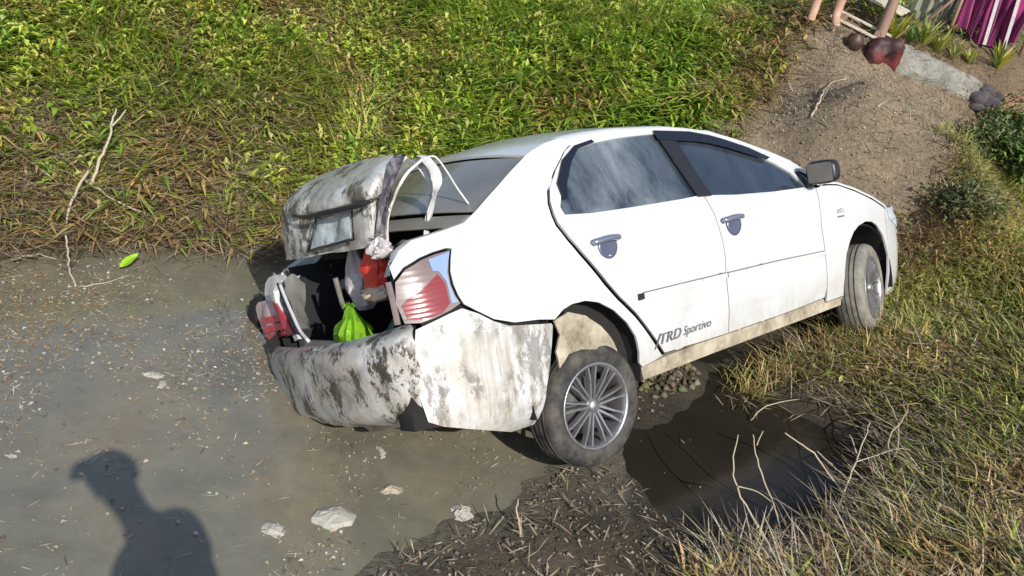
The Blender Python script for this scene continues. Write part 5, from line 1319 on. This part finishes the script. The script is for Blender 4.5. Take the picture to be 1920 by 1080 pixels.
# ================================================================== people
k = N('skin', rough=.55, sss=.0); k.to(k.mix(k.noise(12, 3), (.42, .25, .17), (.52, .33, .24)), 'col'); M['skin'] = k.m
M['hair'] = N('hair', col=(.012, .010, .009), rough=.6).m
k = N('blue_shirt', rough=.85); k.to(k.mix(k.noise(20, 3), (.03, .05, .10), (.05, .075, .14)), 'col'); M['shirt_blue'] = k.m
k = N('grey_shirt', rough=.85); k.to(k.mix(k.noise(20, 3), (.25, .25, .27), (.33, .33, .35)), 'col'); M['shirt_grey'] = k.m
k = N('dark_shorts', rough=.85); k.to(k.mix(k.noise(20, 3), (.03, .03, .04), (.06, .06, .07)), 'col'); M['shorts'] = k.m
def skin_mesh(name, pts, edges, radii, mat, parent, sub=2, root=0):
    me = bpy.data.meshes.new(name); me.from_pydata([tuple(p) for p in pts], edges, []); me.update()
    o = bpy.data.objects.new(name, me); COL.objects.link(o); me.materials.append(mat)
    o.modifiers.new('skin', 'SKIN'); o.modifiers['skin'].use_smooth_shade = True
    if not me.skin_vertices: me.skin_vertices.new()
    for i, r in enumerate(radii):
        rr_ = r if hasattr(r, '__len__') else (r, r); me.skin_vertices[0].data[i].radius = rr_
    me.skin_vertices[0].data[root].use_root = True
    s = o.modifiers.new('sub', 'SUBSURF'); s.levels = sub; s.render_levels = sub
    dg = bpy.context.evaluated_depsgraph_get(); dg.update()
    nm = bpy.data.meshes.new_from_object(o.evaluated_get(dg))
    bpy.data.objects.remove(o)
    q = bpy.data.objects.new(name, nm); COL.objects.link(q); q.parent = parent
    nm.polygons.foreach_set('use_smooth', [True] * len(nm.polygons))
    return q
def person(loc, yaw, label, H, shirt, lower, arms, head=(0, 0), cap=False, stance=.09, group=None, lean=0.0, shoes=False):
    """local frame: x = right hand side, y = facing, z = up; joints scaled by H/1.7"""
    k_ = H / 1.7; e = empty('person', loc, label, 'person', group); e.rotation_euler = (0, 0, yaw)
    P, E_, R_ = [], [], []
    def add(p, r, par=None):
        P.append(np.array(p, float) * k_); R_.append(tuple(np.array(r if hasattr(r, '__len__') else (r, r)) * k_))
        if par is not None: E_.append((par, len(P) - 1))
        return len(P) - 1
    L0 = lambda z: lean * max(0, z - .9)
    pel = add((0, 0, .93), (.15, .105))
    ab = add((0, L0(1.1), 1.10), (.135, .095), pel); ch = add((0, L0(1.3), 1.30), (.155, .105), ab); nb = add((0, L0(1.42) - .01, 1.42), (.085, .07), ch)
    nk = add((head[0] * .2, L0(1.5) + head[1] * .3, 1.49), .052, nb); hd = add((head[0] * .6, L0(1.57) + .015 + head[1] * .7, 1.56), (.070, .082), nk); ht = add((head[0], L0(1.66) + .01 + head[1], 1.65), (.072, .088), hd)
    for s in (-1, 1):
        hp = add((s * .09, 0, .88), .088, pel); kn = add((s * stance, .02, .48), .055, hp); cf = add((s * stance, -.005, .34), .054, kn); an = add((s * stance, -.02, .085), .036, cf); hl = add((s * stance, -.045, .035), .030, an); ft = add((s * (stance + .01), .10, .025), (.038, .022), an); to_ = add((s * (stance + .015), .165, .018), (.034, .015), ft)
        sh = add((s * .17, L0(1.38), 1.385), .058, nb); el = add(arms[s][0], .042, sh); wr_ = add(arms[s][1], .028, el); pm = add(arms[s][2], (.036, .018), wr_)
        dv = np.array(arms[s][2]) - np.array(arms[s][1]); dv /= np.linalg.norm(dv); sd = np.cross(dv, [0, 0, 1.0]); 
        if np.linalg.norm(sd) < .2: sd = np.array([0, 1.0, 0])
        sd /= np.linalg.norm(sd); nrm = np.cross(sd, dv)
        base = np.array(arms[s][2])
        for f_, (o_, l_) in enumerate(((-.030, .060), (-.010, .072), (.010, .068), (.028, .052))):
            a1 = add(base + sd * o_ + dv * .045, .0095, pm); a2 = add(base + sd * o_ * 1.15 + dv * (.045 + l_ * .55) - nrm * .008, .0085, a1); add(base + sd * o_ * 1.15 + dv * (.045 + l_ * .95) - nrm * .026, .0072, a2)
        t1 = add(np.array(arms[s][1]) * .45 + base * .55 - sd * .045, .011, wr_); add(base - sd * .06 + dv * .035 - nrm * .01, .009, t1)
    body = skin_mesh('body', P, E_, R_, M['skin'], e)
    # face and hair
    hc = P[ht] - np.array([0, 0, .045]) * k_
    def small(name, c2, s, mat):
        bm = bmesh.new(); bmesh.ops.create_uvsphere(bm, u_segments=12, v_segments=8, radius=1)
        for v in bm.verts: v.co = Vector([c2[i] + v.co[i] * s[i] for i in range(3)])
        me = bpy.data.meshes.new(name); bm.to_mesh(me); bm.free(); me.materials.append(mat); me.polygons.foreach_set('use_smooth', [True] * len(me.polygons))
        o = bpy.data.objects.new(name, me); COL.objects.link(o); o.parent = e; return o
    for s in (-1, 1):
        small('eye', hc + np.array([s * .030, .078, .0]) * k_, (.011 * k_, .009 * k_, .008 * k_), M['hair'])
        small('ear', hc + np.array([s * .074, -.005, -.005]) * k_, (.010 * k_, .022 * k_, .032 * k_), M['skin'])
    small('nose', hc + np.array([0, .090, -.025]) * k_, (.013 * k_, .018 * k_, .022 * k_), M['skin'])
    small('mouth', hc + np.array([0, .080, -.062]) * k_, (.022 * k_, .008 * k_, .007 * k_), M['redbrown'])
    small('hair', hc + np.array([0, -.016, .032]) * k_, (.084 * k_, .096 * k_, .080 * k_), M['hair'])
    if cap:
        small('cap', hc + np.array([0, -.006, .050]) * k_, (.105 * k_, .122 * k_, .085 * k_), M['shirt_blue'])
        rows = [[hc + np.array([q * .085, .085 + t * .085 * (1 - .5 * q * q), .045 - .015 * t - .02 * q * q]) * k_ for q in np.linspace(-1, 1, 9)] for t in (0, .5, 1)]
        mesh_obj('cap_peak', *loft(rows), M['shirt_blue'], e, True, .005, 0)
    # clothes: shirt and shorts over the body
    g = .018
    SP, SE, SR = [], [], []
    def sadd(p, r, par=None):
        SP.append(np.array(p, float) * k_); SR.append(tuple(np.array(r) * k_)); 
        if par is not None: SE.append((par, len(SP) - 1))
        return len(SP) - 1
    a0 = sadd((0, L0(1.0), .98), (.165, .125)); a1 = sadd((0, L0(1.15), 1.15), (.158, .118), a0); a2 = sadd((0, L0(1.32), 1.32), (.172, .122), a1); a3 = sadd((0, L0(1.43) - .01, 1.425), (.095, .08), a2)
    for s in (-1, 1):
        b1 = sadd((s * .175, L0(1.38), 1.39), (.074, .074), a3); b2 = sadd(np.array((s * .17, L0(1.38), 1.385)) * .35 + np.array(arms[s][0]) * .65, (.066, .066), b1)
    skin_mesh('shirt', SP, SE, SR, M[shirt], e)
    SP, SE, SR = [], [], []
    a0 = sadd((0, 0, 1.0), (.158, .118)); a1 = sadd((0, 0, .92), (.165, .122), a0)
    for s in (-1, 1):
        b1 = sadd((s * .095, 0, .84), (.105, .105), a1); b2 = sadd((s * (stance + .0), .012, .56), (.085, .085), b1)
    skin_mesh('shorts', SP, SE, SR, M[lower], e)
    return e
DOWN = {s: ((s * .24, -.02, 1.12), (s * .25, .06, .88), (s * .25, .09, .81)) for s in (-1, 1)}
fp_ = on_ground(1540, 50)
person(fp_ + np.array([.0, .02, .03]), math.radians(170), 'barefoot person standing at the top of the brown slope, only the shins in view', 1.62, 'shirt_grey', 'shorts', DOWN, stance=.10)
# the onlooker beside the camera whose shadow falls on the water
SH = at(205, 900, 0)
ta = math.tan(math.radians(SUN_EL)); sd2 = np.array([math.sin(math.radians(SUN_AZ)), math.cos(math.radians(SUN_AZ))])
hz = 2.36
Lh = hz / ta
hx_, hy_ = SH[0] + sd2[0] * Lh, SH[1] + sd2[1] * Lh          # where the head has to be
yaw_ = math.radians(78)                                      # turned to the left, bent forward over a phone
fwd_ = np.array([-math.sin(yaw_), math.cos(yaw_)]); LEAN = .50
bx_, by_ = np.array([hx_, hy_]) - fwd_ * (LEAN * .72 + .08)
gz_ = float(ground(bx_, by_))
Hh = (hz - gz_) / (1.61 / 1.7)
HOLD = {s: ((s * .22, .16, 1.10), (s * .15, .22, .92), (s * .12, .25, .85)) for s in (-1, 1)}
person((bx_, by_, gz_), yaw_, 'onlooker in a dark shirt and peaked cap, bent forward to look down at the ditch', Hh, 'shirt_blue', 'shorts', HOLD, (0, .08), True, lean=LEAN)
